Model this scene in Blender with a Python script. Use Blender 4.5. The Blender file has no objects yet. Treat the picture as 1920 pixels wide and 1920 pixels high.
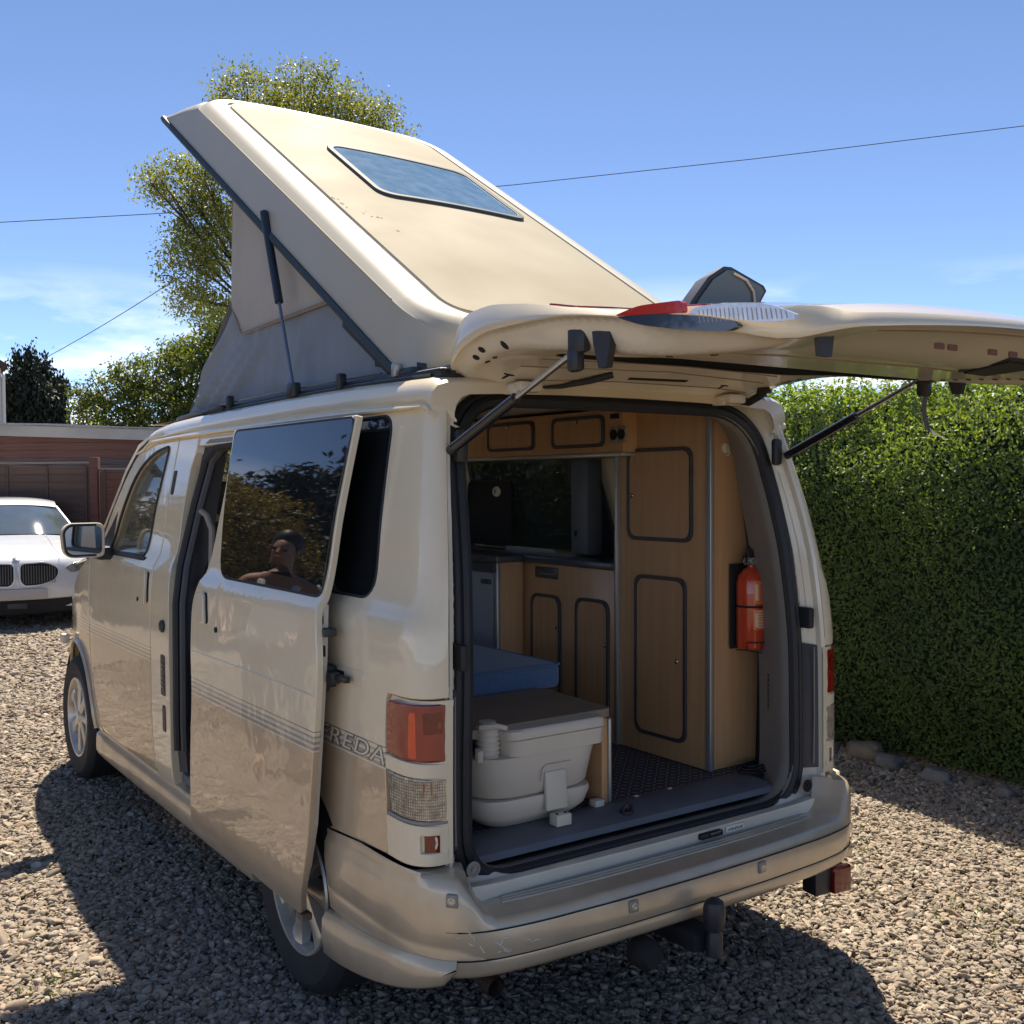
import bpy, bmesh, math, random
import numpy as np
from mathutils import Vector, Matrix, noise
from mathutils.geometry import delaunay_2d_cdt
R_ = math.radians
random.seed(7); RNG = np.random.default_rng(7)
sc = bpy.context.scene
COL = sc.collection

# ------------------------------------------------------------------ camera, world, sun, exposure
cam_d = bpy.data.cameras.new("camera"); cam = bpy.data.objects.new("camera", cam_d); COL.objects.link(cam)
sc.camera = cam
YAW, PIT, ROLL, FPX = R_(34.748), R_(-1.538), R_(-.2924), 1991.85
F = Vector((math.sin(YAW)*math.cos(PIT), math.cos(YAW)*math.cos(PIT), math.sin(PIT)))
Rt = Vector((math.cos(YAW), -math.sin(YAW), 0)); Up = Rt.cross(F)
R2 = Rt*math.cos(ROLL)+Up*math.sin(ROLL); U2 = Up*math.cos(ROLL)-Rt*math.sin(ROLL)
M = Matrix((R2, U2, -F)).transposed().to_4x4(); M.translation = Vector((-2.1545, -2.2254, 1.5836))
cam.matrix_world = M
cam_d.sensor_width = 36; cam_d.lens = 36*FPX/1920; cam_d.clip_start = .05; cam_d.clip_end = 3000

SUN = Vector((.30, .47, 1.0)).normalized()
world = bpy.data.worlds.new("World"); sc.world = world; world.use_nodes = True
wn = world.node_tree; wn.nodes.clear()
def W(t): return wn.nodes.new(t)
sky = W('ShaderNodeTexSky'); sky.sky_type = 'NISHITA'; sky.sun_disc = False
sky.sun_elevation = math.asin(SUN.z); sky.sun_rotation = math.atan2(SUN.x, SUN.y)
sky.altitude = 5200; sky.air_density = .8; sky.dust_density = 1.3; sky.ozone_density = 1.7
tc = W('ShaderNodeTexCoord'); sep = W('ShaderNodeSeparateXYZ'); wn.links.new(tc.outputs['Generated'], sep.inputs[0])
mp = W('ShaderNodeMapping'); mp.inputs['Scale'].default_value = (3.2, 3.2, 12); mp.inputs['Location'].default_value = (.35, 1.1, 3.2); wn.links.new(tc.outputs['Generated'], mp.inputs[0])
nz = W('ShaderNodeTexNoise'); nz.inputs['Scale'].default_value = 1.55; nz.inputs['Detail'].default_value = 9; nz.inputs['Roughness'].default_value = .55
wn.links.new(mp.outputs[0], nz.inputs['Vector'])
r1 = W('ShaderNodeMapRange'); r1.inputs[1].default_value = .47; r1.inputs[2].default_value = .58; wn.links.new(nz.outputs['Fac'], r1.inputs[0])
r2 = W('ShaderNodeMapRange'); r2.inputs[1].default_value = .19; r2.inputs[2].default_value = .07; wn.links.new(sep.outputs['Z'], r2.inputs[0])
mu = W('ShaderNodeMath'); mu.operation = 'MULTIPLY'; wn.links.new(r1.outputs[0], mu.inputs[0]); wn.links.new(r2.outputs[0], mu.inputs[1])
mx = W('ShaderNodeMix'); mx.data_type = 'RGBA'; wn.links.new(mu.outputs[0], mx.inputs[0]); wn.links.new(sky.outputs[0], mx.inputs[6])
mx.inputs[7].default_value = (6.6, 6.7, 7.0, 1)
bgn = W('ShaderNodeBackground'); bgn.inputs[1].default_value = .058; out = W('ShaderNodeOutputWorld')
wn.links.new(mx.outputs[2], bgn.inputs[0]); wn.links.new(bgn.outputs[0], out.inputs[0])
sl = bpy.data.lights.new("sun", 'SUN'); sun = bpy.data.objects.new("sun", sl); COL.objects.link(sun)
sl.energy = 2.35; sl.angle = R_(.53); sl.color = (1, .89, .73)
sun.rotation_euler = SUN.to_track_quat('Z', 'Y').to_euler(); sun.location = (3, 5, 12)
sc.view_settings.view_transform = 'Standard'; sc.view_settings.look = 'None'
sc.view_settings.exposure = 2.0; sc.view_settings.gamma = 1; sc.view_settings.use_curve_mapping = False
sc.cycles.max_bounces = 8; sc.cycles.transparent_max_bounces = 16; sc.cycles.transmission_bounces = 8

# ------------------------------------------------------------------ materials
def mat(name, col, rough=.5, metal=0, coat=0, coat_r=.03, var=0, vscale=6, bump=0, bscale=80, trans=0, alpha=1, spec=.5, detail=4, rvar=0, col2=None, ior=1.5, sheen=0):
    m = bpy.data.materials.new(name); m.use_nodes = True; nt = m.node_tree; b = nt.nodes['Principled BSDF']
    b.inputs['Base Color'].default_value = (*col, 1); b.inputs['Roughness'].default_value = rough
    b.inputs['Metallic'].default_value = metal; b.inputs['Coat Weight'].default_value = coat; b.inputs['Coat Roughness'].default_value = coat_r
    b.inputs['Transmission Weight'].default_value = trans; b.inputs['Alpha'].default_value = alpha
    b.inputs['Specular IOR Level'].default_value = spec; b.inputs['IOR'].default_value = ior; b.inputs['Sheen Weight'].default_value = sheen
    if var or bump or rvar or col2:
        t = nt.nodes.new('ShaderNodeTexCoord')
        if var or rvar or col2:
            n = nt.nodes.new('ShaderNodeTexNoise'); n.inputs['Scale'].default_value = vscale; n.inputs['Detail'].default_value = detail
            nt.links.new(t.outputs['Object'], n.inputs['Vector'])
            x = nt.nodes.new('ShaderNodeMix'); x.data_type = 'RGBA'
            r = nt.nodes.new('ShaderNodeMapRange'); r.inputs[1].default_value = .3; r.inputs[2].default_value = .7
            nt.links.new(n.outputs['Fac'], r.inputs[0]); nt.links.new(r.outputs[0], x.inputs[0])
            c2 = col2 if col2 else tuple(c*(1-var) for c in col)
            x.inputs[6].default_value = (*col, 1); x.inputs[7].default_value = (*c2, 1)
            nt.links.new(x.outputs[2], b.inputs['Base Color'])
            if rvar:
                q = nt.nodes.new('ShaderNodeMapRange'); q.inputs[3].default_value = max(0, rough-rvar); q.inputs[4].default_value = rough+rvar
                nt.links.new(n.outputs['Fac'], q.inputs[0]); nt.links.new(q.outputs[0], b.inputs['Roughness'])
        if bump:
            n2 = nt.nodes.new('ShaderNodeTexNoise'); n2.inputs['Scale'].default_value = bscale; n2.inputs['Detail'].default_value = 5
            nt.links.new(t.outputs['Object'], n2.inputs['Vector'])
            bp = nt.nodes.new('ShaderNodeBump'); bp.inputs['Strength'].default_value = bump; bp.inputs['Distance'].default_value = .01
            nt.links.new(n2.outputs['Fac'], bp.inputs['Height']); nt.links.new(bp.outputs[0], b.inputs['Normal'])
    return m

CREAM = (.80, .68, .475); CHAMP = (.60, .48, .33)
def van_paint():
    """cream above, champagne below the printed band of pinstripes (band heights in van space)"""
    m = bpy.data.materials.new("van_two_tone_paint"); m.use_nodes = True; nt = m.node_tree; b = nt.nodes['Principled BSDF']
    t = nt.nodes.new('ShaderNodeTexCoord'); s = nt.nodes.new('ShaderNodeSeparateXYZ'); nt.links.new(t.outputs['Object'], s.inputs[0])
    mr = nt.nodes.new('ShaderNodeMapRange'); mr.inputs[1].default_value = .80; mr.inputs[2].default_value = .92
    nt.links.new(s.outputs['Z'], mr.inputs[0])
    cr = nt.nodes.new('ShaderNodeValToRGB'); cr.color_ramp.interpolation = 'CONSTANT'; e = cr.color_ramp.elements
    stops = [(0, CHAMP), (.25, (.74, .68, .55)), (.285, (.36, .31, .24)), (.37, (.66, .60, .47)), (.43, (.36, .31, .24)), (.50, (.66, .60, .47)),
             (.58, (.40, .35, .27)), (.63, CREAM), (.72, (.30, .26, .20)), (.75, CREAM)]
    e[0].position = 0; e[0].color = (*CHAMP, 1); e[1].position = stops[1][0]; e[1].color = (*stops[1][1], 1)
    for p, c in stops[2:]:
        k = e.new(p); k.color = (*c, 1)
    nt.links.new(mr.outputs[0], cr.inputs[0])
    n = nt.nodes.new('ShaderNodeTexNoise'); n.inputs['Scale'].default_value = 3.5; n.inputs['Detail'].default_value = 6
    nt.links.new(t.outputs['Object'], n.inputs['Vector'])
    x = nt.nodes.new('ShaderNodeMix'); x.data_type = 'RGBA'; x.blend_type = 'MULTIPLY'
    r = nt.nodes.new('ShaderNodeMapRange'); r.inputs[1].default_value = .35; r.inputs[2].default_value = .75; r.inputs[4].default_value = .3
    nt.links.new(n.outputs['Fac'], r.inputs[0]); nt.links.new(r.outputs[0], x.inputs[0]); nt.links.new(cr.outputs[0], x.inputs[6])
    x.inputs[7].default_value = (.90, .86, .78, 1); nt.links.new(x.outputs[2], b.inputs['Base Color'])
    ls = nt.nodes.new('ShaderNodeMath'); ls.operation = 'LESS_THAN'; ls.inputs[1].default_value = .83; nt.links.new(s.outputs['Z'], ls.inputs[0])
    me = nt.nodes.new('ShaderNodeMath'); me.operation = 'MULTIPLY'; me.inputs[1].default_value = .35; nt.links.new(ls.outputs[0], me.inputs[0])
    nt.links.new(me.outputs[0], b.inputs['Metallic'])
    b.inputs['Roughness'].default_value = .42; b.inputs['Coat Weight'].default_value = 1; b.inputs['Coat Roughness'].default_value = .045
    # faint orange peel
    n3 = nt.nodes.new('ShaderNodeTexNoise'); n3.inputs['Scale'].default_value = 9; n3.inputs['Detail'].default_value = 2
    nt.links.new(t.outputs['Object'], n3.inputs['Vector'])
    bp = nt.nodes.new('ShaderNodeBump'); bp.inputs['Strength'].default_value = .06; bp.inputs['Distance'].default_value = .03
    nt.links.new(n3.outputs['Fac'], bp.inputs['Height']); nt.links.new(bp.outputs[0], b.inputs['Normal']); nt.links.new(bp.outputs[0], b.inputs['Coat Normal'])
    return m
def wood_mat(name, c1, c2, rough=.35, axis='Z', coat=.3):
    m = bpy.data.materials.new(name); m.use_nodes = True; nt = m.node_tree; b = nt.nodes['Principled BSDF']
    t = nt.nodes.new('ShaderNodeTexCoord'); mp_ = nt.nodes.new('ShaderNodeMapping'); nt.links.new(t.outputs['Object'], mp_.inputs[0])
    s = {'X': (.6, 14, 14), 'Y': (14, .6, 14), 'Z': (14, 14, .6)}[axis]; mp_.inputs['Scale'].default_value = s
    n = nt.nodes.new('ShaderNodeTexNoise'); n.inputs['Scale'].default_value = 3; n.inputs['Detail'].default_value = 7; n.inputs['Distortion'].default_value = .5
    nt.links.new(mp_.outputs[0], n.inputs['Vector'])
    r = nt.nodes.new('ShaderNodeValToRGB'); r.color_ramp.elements[0].position = .32; r.color_ramp.elements[1].position = .68
    r.color_ramp.elements[0].color = (*c1, 1); r.color_ramp.elements[1].color = (*c2, 1)
    nt.links.new(n.outputs['Fac'], r.inputs[0]); nt.links.new(r.outputs[0], b.inputs['Base Color'])
    b.inputs['Roughness'].default_value = rough; b.inputs['Coat Weight'].default_value = coat; b.inputs['Coat Roughness'].default_value = .15
    return m
def leaf_mat(name, c1, c2, trans=.35, rough=.38):
    m = bpy.data.materials.new(name); m.use_nodes = True; nt = m.node_tree; nt.nodes.clear()
    a = nt.nodes.new('ShaderNodeAttribute'); a.attribute_name = 'tint'
    r = nt.nodes.new('ShaderNodeMix'); r.data_type = 'RGBA'; r.inputs[6].default_value = (*c1, 1); r.inputs[7].default_value = (*c2, 1)
    nt.links.new(a.outputs['Fac'], r.inputs[0])
    p = nt.nodes.new('ShaderNodeBsdfPrincipled'); p.inputs['Roughness'].default_value = rough; nt.links.new(r.outputs[2], p.inputs['Base Color'])
    tr = nt.nodes.new('ShaderNodeBsdfTranslucent')
    hs = nt.nodes.new('ShaderNodeMix'); hs.data_type = 'RGBA'; hs.blend_type = 'MULTIPLY'; hs.inputs[0].default_value = 1
    nt.links.new(r.outputs[2], hs.inputs[6]); hs.inputs[7].default_value = (1.9, 1.7, .5, 1); nt.links.new(hs.outputs[2], tr.inputs[0])
    ms = nt.nodes.new('ShaderNodeMixShader'); ms.inputs[0].default_value = trans
    nt.links.new(p.outputs[0], ms.inputs[1]); nt.links.new(tr.outputs[0], ms.inputs[2])
    o = nt.nodes.new('ShaderNodeOutputMaterial'); nt.links.new(ms.outputs[0], o.inputs[0])
    return m
M_PAINT = van_paint()
M_CREAM = mat('cream_paint', CREAM, .42, coat=1, coat_r=.05, var=.10, vscale=3)
M_JAMB = mat('cream_jamb_paint', (.78, .71, .57), .34, coat=.9, coat_r=.10, var=.14, vscale=5, bump=.03, bscale=14)
M_BUMP = mat('champagne_bumper_paint', (.64, .52, .36), .40, metal=.3, coat=.9, coat_r=.09, var=.22, vscale=7, detail=9, rvar=.1)
M_ROOF = mat('sun_offset_weathered_gelcoat', (.345, .305, .225), .72, coat=0, spec=.25, col2=(.30, .258, .18), vscale=2.2, detail=10, rvar=.12)  # cream darkened to offset the direct sun; the mottling is weathering
M_SKIRT = mat('pop_top_side_gelcoat', (.44, .405, .325), .5, coat=.25, coat_r=.2, var=.08, vscale=3)
M_RUB = mat('black_rubber', (.018, .02, .024), .55, var=.3, vscale=12)
M_PLAS = mat('black_plastic', (.025, .026, .03), .42, bump=.05, bscale=300)
M_DKTRIM = mat('charcoal_trim', (.045, .048, .056), .45, var=.2, vscale=4)
M_GREYTRIM = mat('grey_interior_trim', (.30, .27, .235), .6, var=.15, vscale=6)
M_SILL = mat('slate_tread_plastic', (.12, .135, .16), .5, var=.25, vscale=9, detail=8)
M_GLASSD = mat('dark_privacy_glass', (.012, .014, .016), .02, spec=.9, alpha=.97)
M_GLASSR = mat('dark_privacy_glass_far_side', (.02, .03, .035), .03, spec=.5, alpha=.80)
M_GLASSC = mat('clear_side_glass', (.10, .12, .10), .02, spec=.7, alpha=.42)
M_MIRROR = mat('mirror_glass', (.55, .58, .6), .03, metal=1)
M_CHROME = mat('bright_metal', (.75, .75, .76), .18, metal=1)
M_STEEL = mat('brushed_rod', (.55, .52, .47), .22, metal=1)
M_ALLOY = mat('silver_wheel_trim', (.62, .58, .50), .32, metal=.55, coat=.5, var=.2, vscale=20)
M_TYRE = mat('tyre_rubber', (.022, .023, .026), .72, bump=.15, bscale=120, var=.3, vscale=10)
M_DARK = mat('underbody_black', (.012, .012, .013), .8)
M_REDL = mat('red_lamp_lens', (.30, .014, .006), .10, coat=1, var=.4, vscale=9, spec=.7)
M_REDD = mat('deep_red_lens', (.20, .008, .006), .10, coat=1, var=.5, vscale=22)
M_ORANGE = mat('orange_red_lens', (.80, .09, .02), .12, coat=1, var=.3, vscale=30)
M_CLEAR = mat('ribbed_clear_lens', (.78, .70, .54), .2, coat=1, metal=.3, var=.6, vscale=60, detail=3)
M_WOOD = wood_mat('light_beech_laminate', (.50, .275, .125), (.56, .325, .155), .42)
M_WOODD = wood_mat('light_beech_door', (.46, .25, .115), (.52, .295, .14), .38)
M_DOORTRIM = mat('dark_grey_door_edging', (.05, .05, .055), .38)
M_ALU = mat('grey_aluminium_strip', (.42, .41, .38), .35, metal=.6)
M_WORK = mat('dark_grey_worktop', (.06, .07, .085), .28, var=.3, vscale=120)
M_BOARD = mat('taupe_board', (.26, .205, .145), .5, var=.12, vscale=9)
M_BLUE = mat('blue_upholstery', (.075, .14, .26), .92, var=.2, vscale=60, bump=.3, bscale=500, sheen=.4)
M_WHITEP = mat('toilet_plastic', (.66, .585, .475), .36, var=.06, vscale=8)
M_WHITEY = mat('aged_white_plastic', (.66, .60, .47), .45)
M_FRIDGE = mat('pale_grey_panel', (.30, .33, .36), .35)
M_GLASST = mat('tailgate_glass', (.006, .008, .012), .35, spec=.15)
M_RED = mat('extinguisher_red', (.62, .065, .02), .28, coat=.8, var=.1)
M_TENTG = mat('grey_tent_fabric', (.21, .245, .285), .8, var=.12, vscale=5, bump=.25, bscale=25, sheen=.2)
M_TENTC = mat('cream_tent_fabric', (.44, .40, .34), .85, var=.14, vscale=4, bump=.2, bscale=25, sheen=.2)
M_SKY = mat('skylight_glass', (.07, .15, .22), .12, spec=.5, coat=.3, col2=(.16, .26, .34), vscale=14, detail=9)
M_CREAMT = mat('cream_headlining', (.50, .46, .38), .8)

# ------------------------------------------------------------------ object helpers
def tag(o, label=None, cat=None, group=None, kind=None):
    if label: o['label'] = label
    if cat: o['category'] = cat
    if group: o['group'] = group
    if kind: o['kind'] = kind
    return o
def thing(name, label, cat, loc=(0, 0, 0), rz=0, group=None):
    o = bpy.data.objects.new(name, None); COL.objects.link(o); o.location = loc; o.rotation_euler = (0, 0, rz); o.empty_display_size = .1
    return tag(o, label, cat, group)
def link(name, me, m, parent=None, label=None, kind=None):
    if m is not None:
        for k in (m if isinstance(m, (list, tuple)) else [m]): me.materials.append(k)
    o = bpy.data.objects.new(name, me); COL.objects.link(o)
    if parent is not None: o.parent = parent
    return tag(o, label, kind=kind)
class MB:
    def __init__(s): s.bm = bmesh.new()
    def box(s, lo, hi, bev=0, seg=2, rot=None, piv=None):
        lo, hi = Vector(lo), Vector(hi); c = (lo+hi)/2; d = hi-lo
        tmp = bmesh.new(); bmesh.ops.create_cube(tmp, size=1); bmesh.ops.scale(tmp, vec=d, verts=tmp.verts)
        if bev: bmesh.ops.bevel(tmp, geom=tmp.edges[:], offset=min(bev, min(abs(x) for x in d)*.49), segments=seg, profile=.5, affect='EDGES')
        bmesh.ops.translate(tmp, vec=c, verts=tmp.verts)
        if rot is not None: bmesh.ops.rotate(tmp, cent=Vector(piv) if piv is not None else c, matrix=rot, verts=tmp.verts)
        s._add(tmp); return s
    def _add(s, tmp):
        me = bpy.data.meshes.new('t'); tmp.to_mesh(me); tmp.free(); s.bm.from_mesh(me); bpy.data.meshes.remove(me)
    def tube(s, pts, r, n=8, caps=True, closed=False, flat=None):
        pts = [Vector(p) for p in pts]; rs = r if isinstance(r, (list, tuple)) else [r]*len(pts); rings = []; up = None
        for i, p in enumerate(pts):
            a = pts[i-1] if (i > 0 or closed) else p; b = pts[(i+1) % len(pts)] if (i < len(pts)-1 or closed) else p
            t = (b-a).normalized()
            if up is None:
                up = Vector((0, 0, 1)) if abs(t.z) < .9 else Vector((1, 0, 0))
            x = t.cross(up).normalized(); up = x.cross(t).normalized()
            ring = []
            for k in range(n):
                an = 2*math.pi*k/n; fx, fy = (1, 1) if not flat else flat
                ring.append(s.bm.verts.new(p+(x*math.cos(an)*fx+up*math.sin(an)*fy)*rs[i]))
            rings.append(ring)
        m_ = len(rings)
        for i in range(m_ if closed else m_-1):
            A, B = rings[i], rings[(i+1) % m_]
            for k in range(n): s.bm.faces.new((A[k], A[(k+1) % n], B[(k+1) % n], B[k]))
        if caps and not closed: s.bm.faces.new(rings[0][::-1]); s.bm.faces.new(rings[-1])
        return s
    def lathe(s, prof, o=(0, 0, 0), ax=(0, 0, 1), n=24, caps=True):
        o = Vector(o); ax = Vector(ax).normalized(); u = ax.orthogonal().normalized(); v = ax.cross(u); rings = []
        for r, h in prof:
            rings.append([s.bm.verts.new(o+ax*h+(u*math.cos(2*math.pi*k/n)+v*math.sin(2*math.pi*k/n))*max(r, 1e-4)) for k in range(n)])
        for A, B in zip(rings, rings[1:]):
            for k in range(n): s.bm.faces.new((A[k], A[(k+1) % n], B[(k+1) % n], B[k]))
        if caps: s.bm.faces.new(rings[0][::-1]); s.bm.faces.new(rings[-1])
        return s
    def prism(s, pts, ext):
        """closed polygon of 3-D points pushed along ext"""
        ext = Vector(ext); a = [s.bm.verts.new(Vector(p)) for p in pts]; b = [s.bm.verts.new(Vector(p)+ext) for p in pts]; n = len(a)
        s.bm.faces.new(a[::-1]); s.bm.faces.new(b)
        for i in range(n): s.bm.faces.new((a[i], a[(i+1) % n], b[(i+1) % n], b[i]))
        return s
    def grid(s, rows, closed=False):
        V = [[s.bm.verts.new(Vector(p)) for p in r] for r in rows]
        for A, B in zip(V, V[1:]):
            n = len(A)
            for k in range(n if closed else n-1): s.bm.faces.new((A[k], A[(k+1) % n], B[(k+1) % n], B[k]))
        return s
    def poly(s, pts): s.bm.faces.new([s.bm.verts.new(Vector(p)) for p in pts]); return s
    def mesh(s, name='m', smooth=35):
        bmesh.ops.recalc_face_normals(s.bm, faces=s.bm.faces)
        me = bpy.data.meshes.new(name); s.bm.to_mesh(me); s.bm.free()
        if smooth is not None:
            me.polygons.foreach_set('use_smooth', [True]*len(me.polygons)); me.set_sharp_from_angle(angle=R_(smooth))
        return me
    def build(s, name, m, parent=None, label=None, kind=None, smooth=35): return link(name, s.mesh(name, smooth), m, parent, label, kind)

def rp(corners, seg=7):
    """polygon with rounded corners: [(x, y, r), ...]"""
    out_ = []; n = len(corners)
    for i in range(n):
        p = Vector(corners[i][:2]); r = corners[i][2] if len(corners[i]) > 2 else 0
        a = Vector(corners[i-1][:2]); b = Vector(corners[(i+1) % n][:2])
        if r <= 0: out_.append(tuple(p)); continue
        da, db = (a-p), (b-p); t = min(r, da.length*.49, db.length*.49); p0 = p+da.normalized()*t; p1 = p+db.normalized()*t
        for k in range(seg+1):
            f = k/seg; q = p0*(1-f)**2+p*2*f*(1-f)+p1*f*f; out_.append(tuple(q))
    return out_
def dens(pts, step):
    o = []; n = len(pts)
    for i in range(n):
        a = Vector(pts[i]); b = Vector(pts[(i+1) % n]); k = max(1, int((b-a).length/step+.5))
        for j in range(k): o.append(tuple(a+(b-a)*j/k))
    return o
def area(p): return .5*sum(p[i][0]*p[(i+1) % len(p)][1]-p[(i+1) % len(p)][0]*p[i][1] for i in range(len(p)))
def inside(p, q):
    c = False; x, y = q; n = len(p); j = n-1
    for i in range(n):
        if (p[i][1] > y) != (p[j][1] > y) and x < (p[j][0]-p[i][0])*(y-p[i][1])/(p[j][1]-p[i][1])+p[i][0]: c = not c
        j = i
    return c
def inset(p, d):
    n = len(p); o = []; s = 1 if area(p) > 0 else -1
    for i in range(n):
        a = Vector(p[i-1]); b = Vector(p[i]); c = Vector(p[(i+1) % n]); e1 = (b-a).normalized(); e2 = (c-b).normalized()
        n1 = Vector((-e1.y, e1.x))*s; n2 = Vector((-e2.y, e2.x))*s; m = (n1+n2)
        if m.length < 1e-6: m = n1
        m.normalize(); k = 1/max(.45, m.dot(n1)); o.append((b.x+m.x*d*k, b.y+m.y*d*k))
    return o
def panel(name, outer, fmap, m, parent=None, holes=(), t=.02, step=.06, roll=.004, outdir=(-1, 0, 0), label=None, kind=None, zoff=0, back=True):
    """thick curved sheet: 2-D outline (with holes) laid on the surface fmap(u, v)"""
    outdir = Vector(outdir)
    def frame(u, v):
        e = 1e-3; p = fmap(u, v); n = (fmap(u+e, v)-fmap(u-e, v)).cross(fmap(u, v+e)-fmap(u, v-e))
        if n.length < 1e-12: n = outdir.copy()
        n.normalize()
        return p, n
    u0, v0 = outer[0]; cu = sum(p[0] for p in outer)/len(outer); cv = sum(p[1] for p in outer)/len(outer)
    sgn = 1 if frame(cu, cv)[1].dot(outdir) > 0 else -1
    loops = [dens(outer, step)]+[dens(h, step) for h in holes]
    if area(loops[0]) < 0: loops[0].reverse()
    for h in loops[1:]:
        if area(h) > 0: h.reverse()
    V2, E2, ring = [], [], []
    def addloop(p):
        s0 = len(V2); V2.extend(p); E2.extend([(s0+i, s0+(i+1) % len(p)) for i in range(len(p))]); return list(range(s0, s0+len(p)))
    lids = [addloop(l) for l in loops]
    rings2 = []
    if roll:
        for li, l in enumerate(loops):
            q = inset(l, roll) if li == 0 else [(b[0], b[1]) for b in inset(l, -roll)]
            rings2.append(addloop(q))
    us = [p[0] for p in loops[0]]; vs = [p[1] for p in loops[0]]
    edgep = np.array([p for l in loops for p in l]); nu = int((max(us)-min(us))/step)+1; nv = int((max(vs)-min(vs))/step)+1
    for i in range(1, nu):
        for j in range(1, nv):
            q = (min(us)+i*step+(.5*step if j % 2 else 0), min(vs)+j*step)
            if not inside(loops[0], q) or any(inside(h, q) for h in loops[1:]): continue
            if ((edgep-q)**2).sum(1).min() < (step*.45)**2: continue
            V2.append(q)
    vo, eo, fo, ov, oe, of = delaunay_2d_cdt([Vector(v) for v in V2], E2, [], 0, 1e-7)
    tris = []
    for f in fo:
        c = (sum(vo[i][0] for i in f)/len(f), sum(vo[i][1] for i in f)/len(f))
        if inside(loops[0], c) and not any(inside(h, c) for h in loops[1:]):
            a2 = area([vo[i] for i in f]); tris.append(tuple(f) if a2 > 0 else tuple(f)[::-1])
    orig = {}
    for ni, os_ in enumerate(ov):
        for o_ in os_: orig[o_] = ni
    edge_out = {}
    for ids, l, isout in zip(lids, loops, [1]+[-1]*len(holes)):
        n = len(l)
        for k, vi in enumerate(ids):
            a = Vector(l[k-1]); c = Vector(l[(k+1) % n]); e = (c-a).normalized(); edge_out[orig[vi]] = Vector((e.y, -e.x))
    P, N = [], []
    for i, q in enumerate(vo):
        p, n = frame(q[0], q[1]); n = n*sgn
        p = p+n*zoff
        if roll and i in edge_out:
            eo_ = edge_out[i]; e = 1e-3
            d3 = (fmap(q[0]+eo_.x*e, q[1]+eo_.y*e)-fmap(q[0], q[1])).normalized()
            P.append(p-n*roll*.6); N.append((n*.5+d3*.85).normalized())
        else: P.append(p); N.append(n)
    nF = len(P); verts = list(P); norms = list(N); faces = [f if sgn > 0 else f[::-1] for f in tris]
    fn = [[norms[i] for i in f] for f in faces]
    if t:
        backi = {}
        base = [frame(q[0], q[1]) for q in vo]
        for i in range(nF):
            p, n = base[i]; verts.append(p+n*sgn*(zoff-t))
        if back:
            for f in list(faces):
                g = tuple(nF+i for i in f[::-1]); fn.append([-(base[i-nF][1]*sgn) for i in g]); faces.append(g)
        for ids in lids:
            n = len(ids)
            for k in range(n):
                a, b = orig[ids[k]], orig[ids[(k+1) % n]]
                if a == b: continue
                q = (a, nF+a, nF+b, b) if sgn > 0 else (a, b, nF+b, nF+a)
                nn = (verts[q[1]]-verts[q[0]]).cross(verts[q[2]]-verts[q[0]])
                nn = nn.normalized() if nn.length > 1e-12 else Vector(N[a])
                faces.append(q); fn.append([nn]*4)
    me = bpy.data.meshes.new(name); me.from_pydata([tuple(v) for v in verts], [], faces)
    me.polygons.foreach_set('use_smooth', [True]*len(me.polygons))
    flat = [tuple(x) for f in fn for x in f]
    if len(flat) == len(me.loops): me.normals_split_custom_set(flat)
    return link(name, me, m, parent, label, kind)
def flatmap(o, ux, uy): o, ux, uy = Vector(o), Vector(ux), Vector(uy); return lambda u, v: o+ux*u+uy*v
def pch(x, xs, ys):
    """smooth monotone interpolation"""
    if x <= xs[0]: return ys[0]
    if x >= xs[-1]: return ys[-1]
    i = 0
    while x > xs[i+1]: i += 1
    h = [xs[k+1]-xs[k] for k in range(len(xs)-1)]; d = [(ys[k+1]-ys[k])/h[k] for k in range(len(h))]
    def sl_(k):
        if k == 0: return d[0]
        if k == len(xs)-1: return d[-1]
        if d[k-1]*d[k] <= 0: return 0
        w1 = 2*h[k]+h[k-1]; w2 = h[k]+2*h[k-1]; return (w1+w2)/(w1/d[k-1]+w2/d[k])
    t = (x-xs[i])/h[i]; m0, m1 = sl_(i)*h[i], sl_(i+1)*h[i]
    return (2*t**3-3*t*t+1)*ys[i]+(t**3-2*t*t+t)*m0+(-2*t**3+3*t*t)*ys[i+1]+(t**3-t*t)*m1
def copy_tree(o, parent=None):
    c = o.copy(); COL.objects.link(c); c.parent = parent
    for ch in list(o.children): copy_tree(ch, c)
    return c

# ================================================================== CAMPER VAN (van space = world: X across, Y towards the nose, Z up; rear bumper near Y=0)
van = thing('camper_van', 'cream and champagne camper van with raised pop top, open tailgate and sliding door', 'camper van')
XC = -.01
ZS = [0, .25, .40, .60, .90, 1.10, 1.20, 1.237, 1.268, 1.50, 1.75, 1.80, 1.90]
WS = [.77, .79, .822, .833, .835, .830, .823, .815, .793, .752, .703, .693, .67]
def Wd(z): return pch(z, ZS, WS)
def Ee(z): return pch(z, [.3, .6, 1.0, 1.3, 1.6, 1.77, 1.86], [.735, .738, .735, .720, .685, .655, .635])
def Ye(z): return pch(z, [.3, .5, 1.0, 1.3, 1.5, 1.65, 1.77, 1.86], [.09, .09, .09, .112, .15, .19, .222, .255])
CR = .10
def taper(y): return 0 if y < 3.4 else pch(y, [3.4, 3.7, 4.0, 4.25, 4.4, 4.5, 4.56], [0, .012, .04, .09, .15, .26, .42])
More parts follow.
